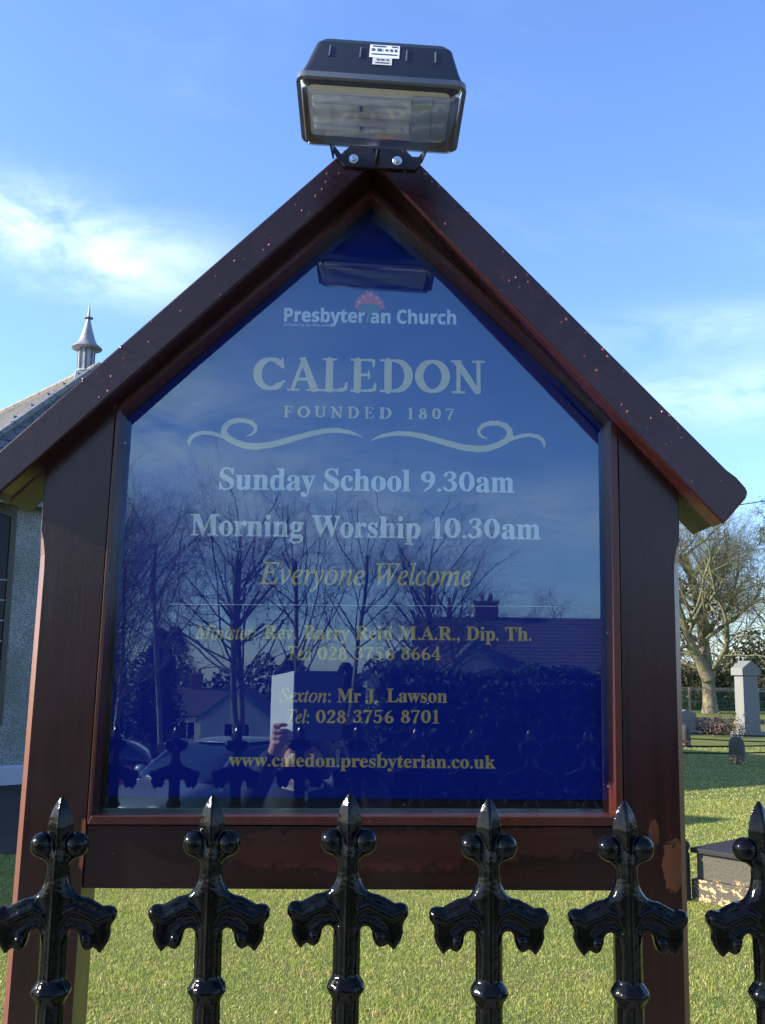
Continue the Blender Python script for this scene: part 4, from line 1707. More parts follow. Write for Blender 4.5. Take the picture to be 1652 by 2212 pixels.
# ridged ledger tomb and gravel bed
lt = MB()
v = [(-1, -.45, 0), (1, -.45, 0), (1, .45, 0), (-1, .45, 0), (-1, -.45, .22), (1, -.45, .22), (1, .45, .22), (-1, .45, .22), (-.85, 0, .5), (.85, 0, .5)]
lt.add(hrot(v, (10.9, 30.6), 24), [(0, 1, 5, 4), (1, 2, 6, 5), (2, 3, 7, 6), (3, 0, 4, 7), (4, 5, 9, 8), (6, 7, 8, 9), (5, 6, 9), (7, 4, 8)])
tag(lt.build("ledger_tomb", M_DSTONE), "low ridged dark ledger tomb left of the tall headstone", "tomb")
gbd = MB()
gbd.hexa(hrot([(-1.2, -.6, -.05), (1.2, -.6, -.05), (1.2, .6, -.05), (-1.2, .6, -.05)], (14.4, 30.4), 20), hrot([(-1.2, -.6, .16), (1.2, -.6, .16), (1.2, .6, .16), (-1.2, .6, .16)], (14.4, 30.4), 20))
GV = Mat("pale_gravel", (.5, .44, .34), .9)
a1 = GV.voronoi(None, 30)
GV.color(GV.ramp(a1, [(.1, (.6, .52, .40)), (.6, (.28, .23, .17))]))
GV.bump(a1, .8, .02)
tag(gbd.build("gravel_grave", GV.m), "raised grave bed of pale gravel right of the tall headstone", "grave")

# bar fence round a burial plot
plot = empty("grave_plot_railing", (7.82, 19.1, 0), "round stone posts carrying thin black iron bars round a burial plot", "railing")
POSTS = [(7.82, 19.1), (10.0, 20.6), (5.3, 19.6), (8.3, 24.0), (12.3, 22.3), (5.4, 23.0)]
for x, y in POSTS:
    MB().lathe([(.17, -.1), (.165, .20), (.16, .42), (.135, .50), (.08, .55), (.01, .57)], (x, y, 0), 14).build("stone_post", M_TOMB, plot, smooth=True, angle=50)
for a, b in ((2, 0), (0, 1), (1, 4), (2, 5), (5, 3), (3, 4)):
    pa, pb = POSTS[a], POSTS[b]
    for z in (.36, .22):
        n = 9
        pts = [(pa[0] + (pb[0] - pa[0]) * i / n, pa[1] + (pb[1] - pa[1]) * i / n, z + .02 * math.sin(math.pi * i / n) * -1) for i in range(n + 1)]
        MB().tube(pts, .016, 6).build("iron_bar", M_IRON, plot)

# dried wreath / heather bush by the tall stone
def leaf_cloud(n, pos_fn, size, flat=.5, seed=0):
    r = np.random.default_rng(seed)
    P = pos_fn(r, n)
    n = len(P)
    a = r.normal(size=(n, 3))
    a /= np.linalg.norm(a, axis=1)[:, None]
    b = np.cross(a, r.normal(size=(n, 3)))
    b /= np.linalg.norm(b, axis=1)[:, None]
    s = (size * r.uniform(.6, 1.4, n))[:, None]
    v = np.stack([P - a * s, P - b * s * flat, P + a * s, P + b * s * flat], 1).reshape(-1, 3)
    k = np.arange(n)[:, None] * 4
    return v, k + np.array([0, 1, 2, 3])


def leaf_mat(name, c0, c1, rough=.45, transl=.25, spec=.5):
    q = Mat(name, c0, rough, spec=spec)
    n = q.noise(q.mapping(world=True), 1.6, 3, .6)
    n2 = q.noise(q.mapping(world=True), 37, 1, .5)
    c = q.mix(q.rng(n2, .3, .7), q.ramp(n, [(.3, c0), (.7, c1)]), tuple(v * .5 for v in c0))
    q.color(c)
    t = q.N.new('ShaderNodeBsdfTranslucent')
    q.L.new(c, t.inputs[0])
    m_ = q.N.new('ShaderNodeMixShader')
    m_.inputs[0].default_value = transl
    q.L.new(q.b.outputs[0], m_.inputs[1])
    q.L.new(t.outputs[0], m_.inputs[2])
    q.L.new(m_.outputs[0], q.N['Material Output'].inputs[0])
    return q.m


M_LAUREL = leaf_mat("laurel_leaf", (.025, .055, .018), (.05, .09, .025), .22, .15)
M_CONIF = leaf_mat("conifer_leaf", (.018, .035, .015), (.04, .06, .02), .6, .1)
M_IVY = leaf_mat("ivy_leaf", (.04, .055, .015), (.11, .11, .035), .5, .2)
M_PINE = leaf_mat("pine_needles", (.045, .07, .035), (.09, .11, .05), .6, .1)
M_HEATH = leaf_mat("dried_stems", (.09, .06, .04), (.16, .12, .08), .8, .1)

v, f = leaf_cloud(900, lambda r, n: np.array([11.0, 28.6, .32]) + r.normal(size=(n, 3)) * [.34, .25, .20], .045, .3, 5)
tag(np_mesh("wreath", v, f, M_HEATH), "brown dried wreath leaning at the foot of the tall headstone", "wreath")

# ------------------------------------------------------------------ far chain-link fence
cf = empty("chain_link_fence", (20, 50, 0), "green chain-link fence on pale posts at the far end of the graveyard", "fence")
M_GMESH = Mat("green_mesh_wire", (.02, .09, .06), .5).m
M_WIRE = Mat("galvanised_wire", (.45, .46, .45), .5, metal=.3).m
for i, x in enumerate(np.arange(17.05, 42, 3.6)):
    MB().box((x, 50, .62), (.10, .10, 1.34)).build("fence_post", M_CONC if i else GV.m, cf)
wv = MB()
for z in (.02, .60, 1.12, 1.19, 1.26):
    MB().tube([(15.5 + i, 49.95 + .01 * math.sin(i * 1.7), z + .012 * math.sin(i * 2.1)) for i in range(28)], .010 if z > 1.1 else .008, 4).build("line_wire", M_WIRE, cf)
x0 = np.arange(14.0, 43, .085)
allv, allf = [], []
for s in (1, -1):
    n = len(x0)
    w = .0045
    q = np.zeros((n, 4, 3))
    q[:, 0] = np.stack([x0 - w, np.full(n, 49.93), np.full(n, .03)], 1)
    q[:, 1] = np.stack([x0 + w, np.full(n, 49.93), np.full(n, .03)], 1)
    q[:, 2] = np.stack([x0 + s * 1.05 + w, np.full(n, 49.93), np.full(n, 1.09)], 1)
    q[:, 3] = np.stack([x0 + s * 1.05 - w, np.full(n, 49.93), np.full(n, 1.09)], 1)
    b = q.copy()
    b[:, :, 1] += .009
    allv.append(np.concatenate([q, b], 1).reshape(-1, 3))
    k = np.arange(n)[:, None] * 8 + (len(allv) - 1) * n * 8
    for ff in ((0, 1, 2, 3), (7, 6, 5, 4), (1, 5, 6, 2), (4, 0, 3, 7)):
        allf.append(k + np.array(ff))
np_mesh("wire_mesh", np.concatenate(allv), np.concatenate(allf), M_GMESH, cf, kind='stuff')


# dense evergreen belt beyond the fence
def belt(r, n):
    x = r.uniform(12, 60, n)
    top = 3.0 + .9 * np.sin(x * .9) + .6 * np.sin(x * 2.3 + 1) + .35 * np.sin(x * 5.1)
    t = r.uniform(0, 1, n) ** .8
    y = 54 + r.uniform(0, 4, n) - 1.2 * np.sin(t * 3) + .5 * np.sin(x * 3)
    return np.stack([x, y, t * top], 1)


v, f = leaf_cloud(45000, belt, .13, .5, 3)
np_mesh("undergrowth", v, f, M_IVY, kind='stuff', label='dark ivy and scrub massed beyond the green fence', category='undergrowth')
bk = MB()
bk.hexa([(8, 57.5, -.5), (62, 57.5, -.5), (62, 59.5, -.5), (8, 59.5, -.5)], [(8, 58, 2.2), (62, 58, 2.2), (62, 59, 2.2), (8, 59, 2.2)])
tag(bk.build("earth_bank", Mat("dark_soil", (.03, .028, .018), .95).m), "dark wooded earth bank behind the scrub", "bank")
bpy.data.objects["earth_bank"]['kind'] = 'structure'


# ================================================================== TREES
def bark_mat(name, c0, c1):
    q = Mat(name, c0, .85)
    n = q.noise(q.mapping((1, 1, .25)), 14, 4, .6)
    n2 = q.noise(None, 1.4, 4, .6)
    c = q.ramp(n, [(.3, c0), (.7, c1)])
    c = q.mix(q.rng(n2, .4, .7), c, (.16, .17, .06))
    q.color(c)
    q.bump(n, .7, .02)
    return q.m


M_BARK = bark_mat("sunlit_bark", (.09, .07, .045), (.24, .19, .13))
M_TWIG = bark_mat("twig_bark", (.075, .07, .045), (.15, .145, .09))
M_BARK2 = bark_mat("grey_bark", (.045, .040, .033), (.10, .09, .075))
M_BIRCH = Mat("birch_bark", (.6, .58, .54), .6)
b1_ = M_BIRCH.noise(M_BIRCH.mapping((1, 1, 3)), 6, 4, .7)
M_BIRCH.color(M_BIRCH.ramp(b1_, [(.38, (.12, .11, .10)), (.5, (.62, .60, .56))]))
M_BIRCH = M_BIRCH.m


def grow(r, segs, p, d, rad, length, level, maxlevel, p_):
    """recursive limb; segs: (p0,p1,r0,r1,level)"""
    n = max(2, int(length / p_['step'](level)))
    pts = [p]
    q = p.copy()
    dd = d.copy()
    radii = [rad]
    for i in range(n):
        dd = unit(dd + r.normal(size=3) * p_['wob'][level] + np.array([0, 0, p_['up'][level]]))
        q = q + dd * length / n
        pts.append(q.copy())
        radii.append(rad * (1 - (1 - p_['tap'][level]) * (i + 1) / n))
    segs.append((np.array(pts), np.array(radii), level))
    if level >= maxlevel:
        return
    k = p_['kids'][level]
    k = max(1, int(r.poisson(k))) if level > 0 else int(k)
    for j in range(k):
        t = p_['from'][level] + (1 - p_['from'][level]) * (j + r.uniform(.1, .9)) / k
        i = min(n - 1, int(t * n))
        fr = t * n - i
        base = pts[i] + (pts[i + 1] - pts[i]) * fr
        rr = radii[i] + (radii[i + 1] - radii[i]) * fr
        ax = unit(pts[i + 1] - pts[i])
        a = r.uniform(0, 2 * math.pi)
        u = unit(np.cross(ax, [.3, .5, .8]))
        w = np.cross(ax, u)
        side = u * math.cos(a) + w * math.sin(a)
        sp = R_(p_['ang'][level] + r.normal() * 9)
        nd = unit(ax * math.cos(sp) + side * math.sin(sp))
        grow(r, segs, base, nd, rr * p_['rr'][level], length * p_['ll'][level] * r.uniform(.7, 1.25) * (1.15 - .55 * t if level == 0 and p_.get('cone') else 1), level + 1, maxlevel, p_)


def segs_mesh(segs, sides_fn):
    V, F, n = [], [], 0
    for pts, rad, lv in segs:
        s = sides_fn(lv)
        k = len(pts)
        T = np.gradient(pts, axis=0)
        T /= np.linalg.norm(T, axis=1)[:, None] + 1e-9
        a = np.array([0, 0, 1.]) if abs(T[0][2]) < .9 else np.array([1., 0, 0])
        u = np.cross(T, a)
        u /= np.linalg.norm(u, axis=1)[:, None] + 1e-9
        w = np.cross(T, u)
        q = 2 * np.pi * np.arange(s) / s
        ring = pts[:, None] + rad[:, None, None] * (np.cos(q)[None, :, None] * u[:, None] + np.sin(q)[None, :, None] * w[:, None])
        V.append(ring.reshape(-1, 3))
        i, j = np.meshgrid(np.arange(k - 1), np.arange(s), indexing='ij')
        A = i * s + j
        B_ = i * s + (j + 1) % s
        F.append(np.stack([A, B_, B_ + s, A + s], -1).reshape(-1, 4) + n)
        n += k * s
    return np.concatenate(V), np.concatenate(F)


TREE_OAK = dict(step=lambda l: (.8, .5, .4, .35, .35, .3)[l], wob=(.05, .16, .22, .26, .3, .3), up=(.02, .06, .03, .02, .05, .02), tap=(.55, .35, .35, .4, .5, .6),
                kids=(17, 9, 7, 5.2, 3.6), ang=(58, 48, 46, 44, 40), rr=(.46, .5, .55, .65, .75), ll=(.70, .56, .52, .52, .55), **{'from': (.22, .18, .15, .15, .1)}, cone=True)
TREE_POLL = dict(step=lambda l: (.8, .5, .4, .35, .35, .3)[l], wob=(.05, .12, .18, .22, .28, .3), up=(.02, .10, .05, .03, .03, .02), tap=(.6, .4, .35, .4, .5, .6),
                 kids=(14, 6.5, 5.5, 4.2, 2.6), ang=(48, 44, 46, 44, 40), rr=(.36, .48, .55, .65, .75), ll=(.62, .58, .52, .5, .5), **{'from': (.38, .15, .15, .15, .1)}, cone=True)


def tree_meshes(seed, height, rad, par, maxlevel, stems=((0, 0, 1),), cut=0):
    r = np.random.default_rng(seed)
    trunk, crown = [], []
    for i, st in enumerate(stems):
        segs = []
        zf = st[3] if len(st) > 3 else -.3
        grow(r, segs, np.array([0.0, 0, zf]), unit(np.array(st[:3], float)), rad * (.8 if zf > 0 else 1), height - max(zf, 0), 0, maxlevel, par)
        # trunk flare
        p, rd, lv = segs[0]
        rd = rd * (1 + .5 * np.exp(-np.linspace(0, 12, len(rd))))
        trunk.append((p, rd, 0))
        crown += segs[1:]
        for _ in range(cut):   # sawn-off limbs
            t = r.integers(len(p) // 2, len(p) - 1)
            dcut = unit(np.array([r.normal() * .5, r.normal() * .5, 1.0]))
            L = r.uniform(.8, 2.2)
            trunk.append((np.array([p[t], p[t] + dcut * L * .5, p[t] + dcut * L]), np.array([rd[t] * .55, rd[t] * .5, rd[t] * .46]), 0))
    tv_, tf_ = segs_mesh(trunk, lambda l: 10)
    cv_, cf_ = segs_mesh(crown, lambda l: (8, 6, 4, 3, 3, 3)[l])
    return tv_, tf_, cv_, cf_


def place_tree(mesh, loc, label, mats, rot=0, scale=1, group=None, name="bare_tree", cache={}):
    key = id(mesh)
    if key not in cache:
        t = np_mesh("trunk", mesh[0], mesh[1], mats[0], smooth=True)
        c = np_mesh("crown", mesh[2], mesh[3], mats[1], smooth=True)
        cache[key] = (t.data, c.data)
        bpy.data.objects.remove(t)
        bpy.data.objects.remove(c)
    root = empty(name, loc, label, "tree", group)
    root.rotation_euler = (0, 0, rot)
    root.scale = (scale,) * 3
    for nm, me in zip(("trunk", "crown"), cache[key]):
        o = bpy.data.objects.new(nm, me)
        COL.objects.link(o)
        o.parent = root
        if mats[0] is not me.materials[0] and nm == "trunk":
            o.data = me.copy()
            o.data.materials[0] = mats[0]
    return root


TG = "bare trees round the graveyard"
big = tree_meshes(11, 8.6, .33, TREE_OAK, 5, stems=((.06, .02, 1), (-.40, .1, 1, 1.7)))
place_tree(big, (17.75, 49.0, 0), "large bare broad-crowned tree with a forked sunlit trunk behind the fence", (M_BARK, M_TWIG), rot=.4, scale=1.02, group=TG)
mid = tree_meshes(5, 8.0, .2, TREE_OAK, 4)
for (x, y, s, rt, lb) in ((21.5, 56.5, .82, 1.0, "thin bare tree just right of the great forked tree"), (25.3, 60, .95, 2.2, "bare tree rising from the scrub behind the tall headstone"),
                          (29.5, 63, 1.1, 3.1, "bare tree at the right end of the scrub"), (16.5, 62, 1.0, 4.4, "bare tree behind the left of the forked tree")):
    place_tree(mid, (x, y, 0), lb, (M_BARK2, M_TWIG), rot=rt, scale=s, group=TG)

# pine reaching in from the right edge
pine = empty("pine_tree", (16.6, 30.2, 0), "tall pine whose needled boughs reach in at the right edge", "tree")
segs = [(np.array([(16.6, 30.2, -.3), (16.7, 30.2, 4), (16.55, 30.2, 8), (16.6, 30.2, 12.0)]), np.array([.3, .25, .2, .08]), 0)]
tv_, tf_ = segs_mesh(segs, lambda l: 10)
np_mesh("trunk", tv_, tf_, M_BARK2, pine, smooth=True)
tips_, bs = [], []
pr = np.random.default_rng(4)
ends = [((13.10, 30, 7.62), 6.9), ((13.02, 30.0, 6.62), 6.0), ((13.3, 30.4, 7.1), 6.5), ((13.5, 29.7, 8.9), 8.0), ((13.2, 29.6, 5.9), 5.6)]
for i in range(26):
    a = pr.uniform(0, 2 * math.pi)
    h = pr.uniform(5.5, 11.5)
    L = 3.0 * (1.25 - (h - 5.5) / 8)
    if abs((a % (2 * math.pi)) - math.pi) < .6:
        continue
    ends.append(((16.6 + L * math.cos(a), 30.2 + L * math.sin(a), h + .5), h))
for e1, hb in ends:
    e1 = np.array(e1)
    b0 = np.array([16.6, 30.2, hb])
    mid_ = (b0 + e1) / 2 + [0, 0, -.15]
    bs.append((np.array([b0, mid_, e1]), np.array([.07, .045, .015]), 1))
    for _ in range(10):
        t = pr.uniform(.25, 1)
        q = b0 + (e1 - b0) * t + pr.normal(size=3) * .05
        tip = q + np.array([(e1 - b0)[0] * .08, (e1 - b0)[1] * .08, 0]) + pr.normal(size=3) * [.22, .22, .15]
        if t > .8:
            tip = e1 + pr.normal(size=3) * [.16, .2, .15]
        bs.append((np.array([q, tip]), np.array([.015, .008]), 2))
        tips_.append(tip)
tv_, tf_ = segs_mesh(bs, lambda l: 5)
np_mesh("bough", tv_, tf_, M_BARK2, pine)
tips_ = np.array(tips_)
v, f = leaf_cloud(len(tips_) * 70, lambda r, n: np.repeat(tips_, 70, 0) + r.normal(size=(n, 3)) * [.10, .10, .07], .07, .12, 6)
np_mesh("needles", v, f, M_PINE, pine)
wr = MB()
wr.tube([(10 + i * 3, 40, 8.35 + i * 3 * .185 * 1.0 - .012 * (i * 3) * (24 - i * 3) * .2) for i in range(9)], .022, 5)
tag(wr.build("overhead_cable", M_BRK), "thin overhead cable crossing the sky at the right", "cable")

# ================================================================== ACROSS THE ROAD (seen in the glass)
# clipped laurel hedge
hedge = empty("laurel_hedge", (4.2, -12.6, -.7), "tall clipped laurel hedge across the road, seen in the glass", "hedge")


def hedge_pos(r, n):
    x = r.uniform(-.1, 9.2, n)
    k = r.uniform(0, 1, n)
    top = 1.78 + .05 * np.sin(x * 3) + .03 * np.sin(x * 11) - .9 * np.exp(-(np.maximum(x, 0) / .30) ** 2)
    zg = float(gz(-12.6))
    z = zg + (top - zg) * np.where(k < .62, r.uniform(0, 1, n), 1.0) + r.normal(size=n) * .03
    yy = np.where(k < .45, -11.95, np.where(k < .62, -13.2, r.uniform(-13.2, -11.95, n)))
    bul = .16 * np.sin(x * 2.1) * np.sin(z * 3)
    y = yy + bul + r.normal(size=n) * .06
    e_ = r.uniform(0, 1, n) < .06
    x = np.where(e_, -.02 + .35 * (1 - np.sin(np.clip((z - zg) / 2.4, 0, 1) * np.pi)) + r.normal(size=n) * .06, x)
    y = np.where(e_, r.uniform(-13.2, -11.95, n), y)
    return np.stack([x, y, z], 1)


v, f = leaf_cloud(46000, hedge_pos, .052, .42, 8)
np_mesh("foliage", v, f, M_LAUREL, hedge)
MB().box((4.6, -12.58, .42), (8.7, 1.0, 2.4)).build("shade_core", Mat("hedge_shade", (.012, .016, .006), .95).m, hedge)  # solid dark core stands in for the shade inside the hedge

# bare limes and birches
TB = "bare trees across the road"
M_BARK3 = bark_mat('lime_bark', (.07, .062, .05), (.17, .15, .125))
pol = [tree_meshes(21, 8.6, .125, TREE_POLL, 5, cut=3), tree_meshes(22, 9.2, .11, TREE_POLL, 5, cut=2), tree_meshes(23, 8.2, .14, TREE_POLL, 5, cut=4, stems=((0, 0, 1), (.16, .05, 1)))]
birch = tree_meshes(31, 7.8, .09, TREE_POLL, 4, stems=((0, 0, 1), (.10, .02, 1)))
TREES = [(-8.1, -31, 0, .95, 0.2, "leftmost bare lopped tree reflected at the left of the glass"), (-6.4, -30, 1, .98, 1.3, "bare tree with sawn limbs, second from the left in the glass"),
         (-3.95, -31, 2, 1.05, 2.1, "pale-trunked bare tree standing left of the tablet's reflection"), (-2.1, -33.5, 0, 1.06, 3.0, "spreading bare tree behind the tablet's reflection"),
         (-.6, -35, 1, 1.04, 4.1, "bare tree under the words of worship in the glass"), (1.9, -33, 2, .98, 5.2, "bare forked tree left of the reflected roof"),
         (3.4, -36, 0, .92, .9, "twiggy bare tree by the reflected chimney"), (-10.8, -36, 1, 1.0, 2.6, "bare tree at the far left of the row")]
for x, y, k, s, rt, lb in TREES:
    place_tree(pol[k], (x, y, float(gz(y)) - .1), lb, (M_BARK3, M_BARK2), rot=rt, scale=s * .88, group=TB)
for x, y, s, lb in ((-6.6, -22, .78, "slim white birch left of the silver car"), (-5.75, -21, .72, "twin white birch just left of the windscreen"), (-7.3, -24.5, .8, "slim birch at the left edge of the glass")):
    place_tree(birch, (x, y, float(gz(y)) - .1), lb, (M_BIRCH, M_BARK2), rot=x, scale=s, group="white birches across the road", name="birch_tree")
small = tree_meshes(41, 4.2, .07, TREE_POLL, 5)
place_tree(small, (10.6, -49, float(gz(-49))), "fuzzy bare shrub showing over the reflected roof", (M_BARK2, M_BARK2), scale=1.7, group=TB)
place_tree(small, (8.7, -49, float(gz(-49))), "second bare shrub over the reflected roof", (M_BARK2, M_BARK2), rot=2, scale=1.5, group=TB)


# conifers
def conifer(loc, h, w, lb, seed):
    root = empty("conifer_tree", loc, lb, "tree", "dark conifers across the road")
    MB().tube([(loc[0], loc[1], loc[2] - .3), (loc[0], loc[1], loc[2] + h * .9)], [.2, .05], 8).build("trunk", M_BARK2, root)

    def pos(r, n):
        t = r.uniform(0, 1, n) ** .75
        a = r.uniform(0, 2 * math.pi, n)
        lob = .75 + .25 * np.sin(a * 5 + t * 22) + .12 * r.normal(size=n)
        rad = w * (1.02 - t) ** .6 * lob * np.sqrt(r.uniform(.45, 1, n))
        return np.stack([loc[0] + rad * np.cos(a), loc[1] + rad * np.sin(a), loc[2] + .4 + t * (h - .4)], 1)
    v, f = leaf_cloud(9000, pos, .11, .45, seed)
    np_mesh("crown", v, f, M_CONIF, root)


for i, (x, y, h, w, lb) in enumerate(((-11.2, -40, 7.0, 1.9, "dark rounded conifer behind the left trees"), (-9.4, -44, 6.0, 1.5, "dark conifer right of the tallest one"),
                                      (-13.5, -44, 7.8, 2.4, "dark conifer at the far left"), (-17.5, -90, 10.5, 4.0, "dark conifer rising behind the bungalow roof"), (-17, -60, 9, 3.5, "big dark conifer behind the birches"),
                                      (-6.5, -88, 8.0, 3.2, "dark conifer between the trunks left of the tablet"), (-1.5, -84, 7.0, 3.0, "dark conifer behind the photographer"))):
    conifer((x, y, float(gz(y))), h, w, lb, 50 + i)
v, f = leaf_cloud(26000, lambda r, n: (lambda x: np.stack([x, -98 + r.uniform(-3, 3, n), gz(-98.) + r.uniform(0, 1, n) * (7.4 + np.sin(x * .5) + .6 * np.sin(x * 1.7))], 1))(r.uniform(-45, 30, n)), .26, .5, 77)
np_mesh("far_trees", v, f, M_CONIF, kind='stuff', label='dark mass of far trees down the slope behind the houses', category='trees')

# ------------------------------------------------------------------ houses
M_RENDER = Mat("white_render", (.62, .60, .57), .85).m
BK = Mat("brick_chimney", (.26, .10, .06), .85)
bt = BK.N.new('ShaderNodeTexBrick')
bt.inputs['Scale'].default_value = 6
bt.inputs['Color1'].default_value = (.30, .11, .07, 1)
bt.inputs['Color2'].default_value = (.22, .08, .05, 1)
bt.inputs['Mortar'].default_value = (.3, .27, .24, 1)
BK.L.new(BK.coord, bt.inputs[0])
BK.color(bt.outputs[0])
M_BRICK = BK.m
TL = Mat("concrete_roof_tile", (.075, .065, .06), .7)
tn = TL.noise(None, 8, 4)
TL.color(TL.ramp(tn, [(.3, (.05, .045, .045)), (.7, (.11, .095, .085))]))
M_TILE = TL.m
M_TEAL = Mat("teal_bargeboard", (.06, .22, .24), .5).m


def gable_house(root, cx, cy, w, d, eave, ridge, z0, axis='x', wall=M_RENDER, roofm=M_TILE, barge=None, ov=.3):
    """ridge along axis; w along the ridge, d across"""
    def P(a, b, z):
        return (cx + a, cy + b, z) if axis == 'x' else (cx + b, cy + a, z)
    wb = MB()
    v = [P(-w / 2, -d / 2, z0), P(w / 2, -d / 2, z0), P(w / 2, d / 2, z0), P(-w / 2, d / 2, z0), P(-w / 2, -d / 2, eave), P(w / 2, -d / 2, eave), P(w / 2, d / 2, eave), P(-w / 2, d / 2, eave), P(-w / 2, 0, ridge - .05), P(w / 2, 0, ridge - .05)]
    wb.add(v, [(0, 1, 5, 4), (1, 2, 6, 9, 5), (2, 3, 7, 6), (3, 0, 4, 8, 7), (4, 5, 9, 8), (6, 7, 8, 9)])
    wb.build("wall", wall, root)
    k = (ridge - eave) / (d / 2)
    for s in (-1, 1):
        rm = MB()
        a, b = s * (d / 2 + ov), 0
        ze = eave - ov * k
        rm.hexa([P(-w / 2 - ov, a, ze), P(w / 2 + ov, a, ze), P(w / 2 + ov, b, ridge), P(-w / 2 - ov, b, ridge)],
                [P(-w / 2 - ov, a, ze + .14), P(w / 2 + ov, a, ze + .14), P(w / 2 + ov, b, ridge + .14), P(-w / 2 - ov, b, ridge + .14)])
        rs = rm.build("roof", roofm, root)
        tl = MB()
        n_ = max(4, int(math.hypot(d / 2 + ov, ridge - ze) / .33))
        for i in range(n_):
            t0 = i / n_
            y0, z_ = a + (b - a) * t0, ze + (ridge - ze) * t0 + .14
            y1, z1 = a + (b - a) * (t0 + .9 / n_), ze + (ridge - ze) * (t0 + .9 / n_) + .142
            tl.hexa([P(-w / 2 - ov, y0, z_), P(w / 2 + ov, y0, z_), P(w / 2 + ov, y1, z1), P(-w / 2 - ov, y1, z1)],
                    [P(-w / 2 - ov, y0, z_ + .02), P(w / 2 + ov, y0, z_ + .02), P(w / 2 + ov, y1, z1 + .006), P(-w / 2 - ov, y1, z1 + .006)])
        tl.build("tile_course", roofm, rs, kind='stuff')
    if barge:
        bg_ = MB()
        for e2 in (-1, 1):
            x = e2 * (w / 2 + ov + .02)
            for s in (-1, 1):
                a = s * (d / 2 + ov)
                ze = eave - ov * k
                bg_.hexa([P(x, a, ze - .18), P(x + .03 * e2, a, ze - .18), P(x + .03 * e2, 0, ridge - .2), P(x, 0, ridge - .2)],
                         [P(x, a, ze + .16), P(x + .03 * e2, a, ze + .16), P(x + .03 * e2, 0, ridge + .16), P(x, 0, ridge + .16)])
        bg_.build("bargeboard", barge, root)


def window(root, p, w, h, face, frame=M_WPAINT):
    """face: unit outward normal in xy"""
    n = np.array([face[0], face[1], 0.])
    t = np.array([-n[1], n[0], 0.])
    p = np.array(p, float)
    fm_ = MB()
    for a, b, ww, hh_ in ((0, h / 2, w + .12, .09), (0, -h / 2, w + .12, .09), (-w / 2, 0, .09, h), (w / 2, 0, .09, h), (0, 0, .07, h)):
        c = p + t * a + np.array([0, 0, b]) + n * .03
        fm_.box(c, (ww, .08, hh_) if abs(n[1]) > .5 else (.08, ww, hh_))
    f_ = fm_.build("window", frame, root)
    q = MB()
    z = np.array([0, 0, 1.])
    q.add([p + n * .02 - t * w / 2 - z * h / 2, p + n * .02 + t * w / 2 - z * h / 2, p + n * .02 + t * w / 2 + z * h / 2, p + n * .02 - t * w / 2 + z * h / 2], [(0, 1, 2, 3)])
    q.build("pane", M_PANE, f_)


def chimney(root, x, y, z0, z1, w=.95, d=.6):
    MB().box((x, y, (z0 + z1) / 2), (w, d, z1 - z0)).build("chimney", M_BRICK, root, bevel=.02)
    MB().box((x, y, z1 + .05), (w + .14, d + .14, .11)).build("chimney_cap", M_CONC, root)
    for s in (-.22, .22):
        MB().lathe([(.13, z1 + .1), (.11, z1 + .42), (.125, z1 + .46)], (x + s, y, 0), 12).build("chimney_pot", M_BRICK, root)


zb = float(gz(-45))
h1 = empty("gabled_house", (9, -45, zb), "long low house with dark tiled roof and small teal gables behind the hedge", "house", "houses across the road")
gable_house(h1, 12.2, -46, 19, 8.5, 1.9, 4.45, zb - .3, 'x')
for gx in (4.85, 1.6):
    gw = 2.9
    gable_house(h1, gx, -41.9, 2.6, gw, 1.75, 3.25 if gx > 3 else 2.7, zb - .2, 'y', barge=M_TEAL, ov=.22)
chimney(h1, 5.9, -46, 3.8, 5.25, 1.15)
for x in (8.5, 12, 16):
    window(h1, (x, -41.73, .9), 1.6, 1.2, (0, 1))
window(h1, (4.85, -40.58, .9), 1.3, 1.1, (0, 1))
zb = float(gz(-78))
h2 = empty("bungalow", (-12, -78, zb), "white bungalow with brown tiled roof and gable down the slope, left in the glass", "house", "houses across the road")
gable_house(h2, -14.8, -79, 11, 8, zb + 2.5, zb + 4.4, zb - .5, 'x')
gable_house(h2, -9.3, -76, 7, 5.4, zb + 2.5, zb + 4.6, zb - .5, 'y', barge=M_TEAL)
chimney(h2, -13.5, -79, zb + 4, zb + 5.6)
for x in (-18.2, -15.6, -13.4):
    window(h2, (x, -74.95, zb + 1.4), 1.2, 1.3, (0, 1))
window(h2, (-9.3, -72.45, zb + 1.4), 1.9, 1.3, (0, 1))

# stone wall with upright coping slabs
sw = empty("rubble_wall", (-2.6, -19, float(gz(-19))), "rough stone wall topped with upright slabs behind the parked car", "wall")
zt = float(gz(-19))
MB().box((-3.2, -19, zt + .35), (6.4, .45, 1.0)).build("wall_body", M_DSTONE, sw, bevel=.03)
sr = random.Random(3)
for i in range(24):
    x = -6.3 + i * .27
    hgt = sr.uniform(.38, .62)
    st_ = MB()
    st_.add([(x - .10, -19.2, zt + .8), (x + .10, -19.2, zt + .8), (x + .10, -18.8, zt + .8), (x - .10, -18.8, zt + .8),
             (x - .08, -19.14, zt + .85 + hgt * .8), (x + .09, -19.12, zt + .85 + hgt * .7), (x + .08, -18.86, zt + .85 + hgt * .7), (x - .09, -18.88, zt + .85 + hgt * .8),
             (x + sr.uniform(-.04, .04), -19, zt + .85 + hgt)], [(0, 1, 5, 4), (1, 2, 6, 5), (2, 3, 7, 6), (3, 0, 4, 7), (4, 5, 8), (5, 6, 8), (6, 7, 8), (7, 4, 8)])
    st_.build("coping_stone", M_TOMB if i % 3 else M_GRAN, sw)


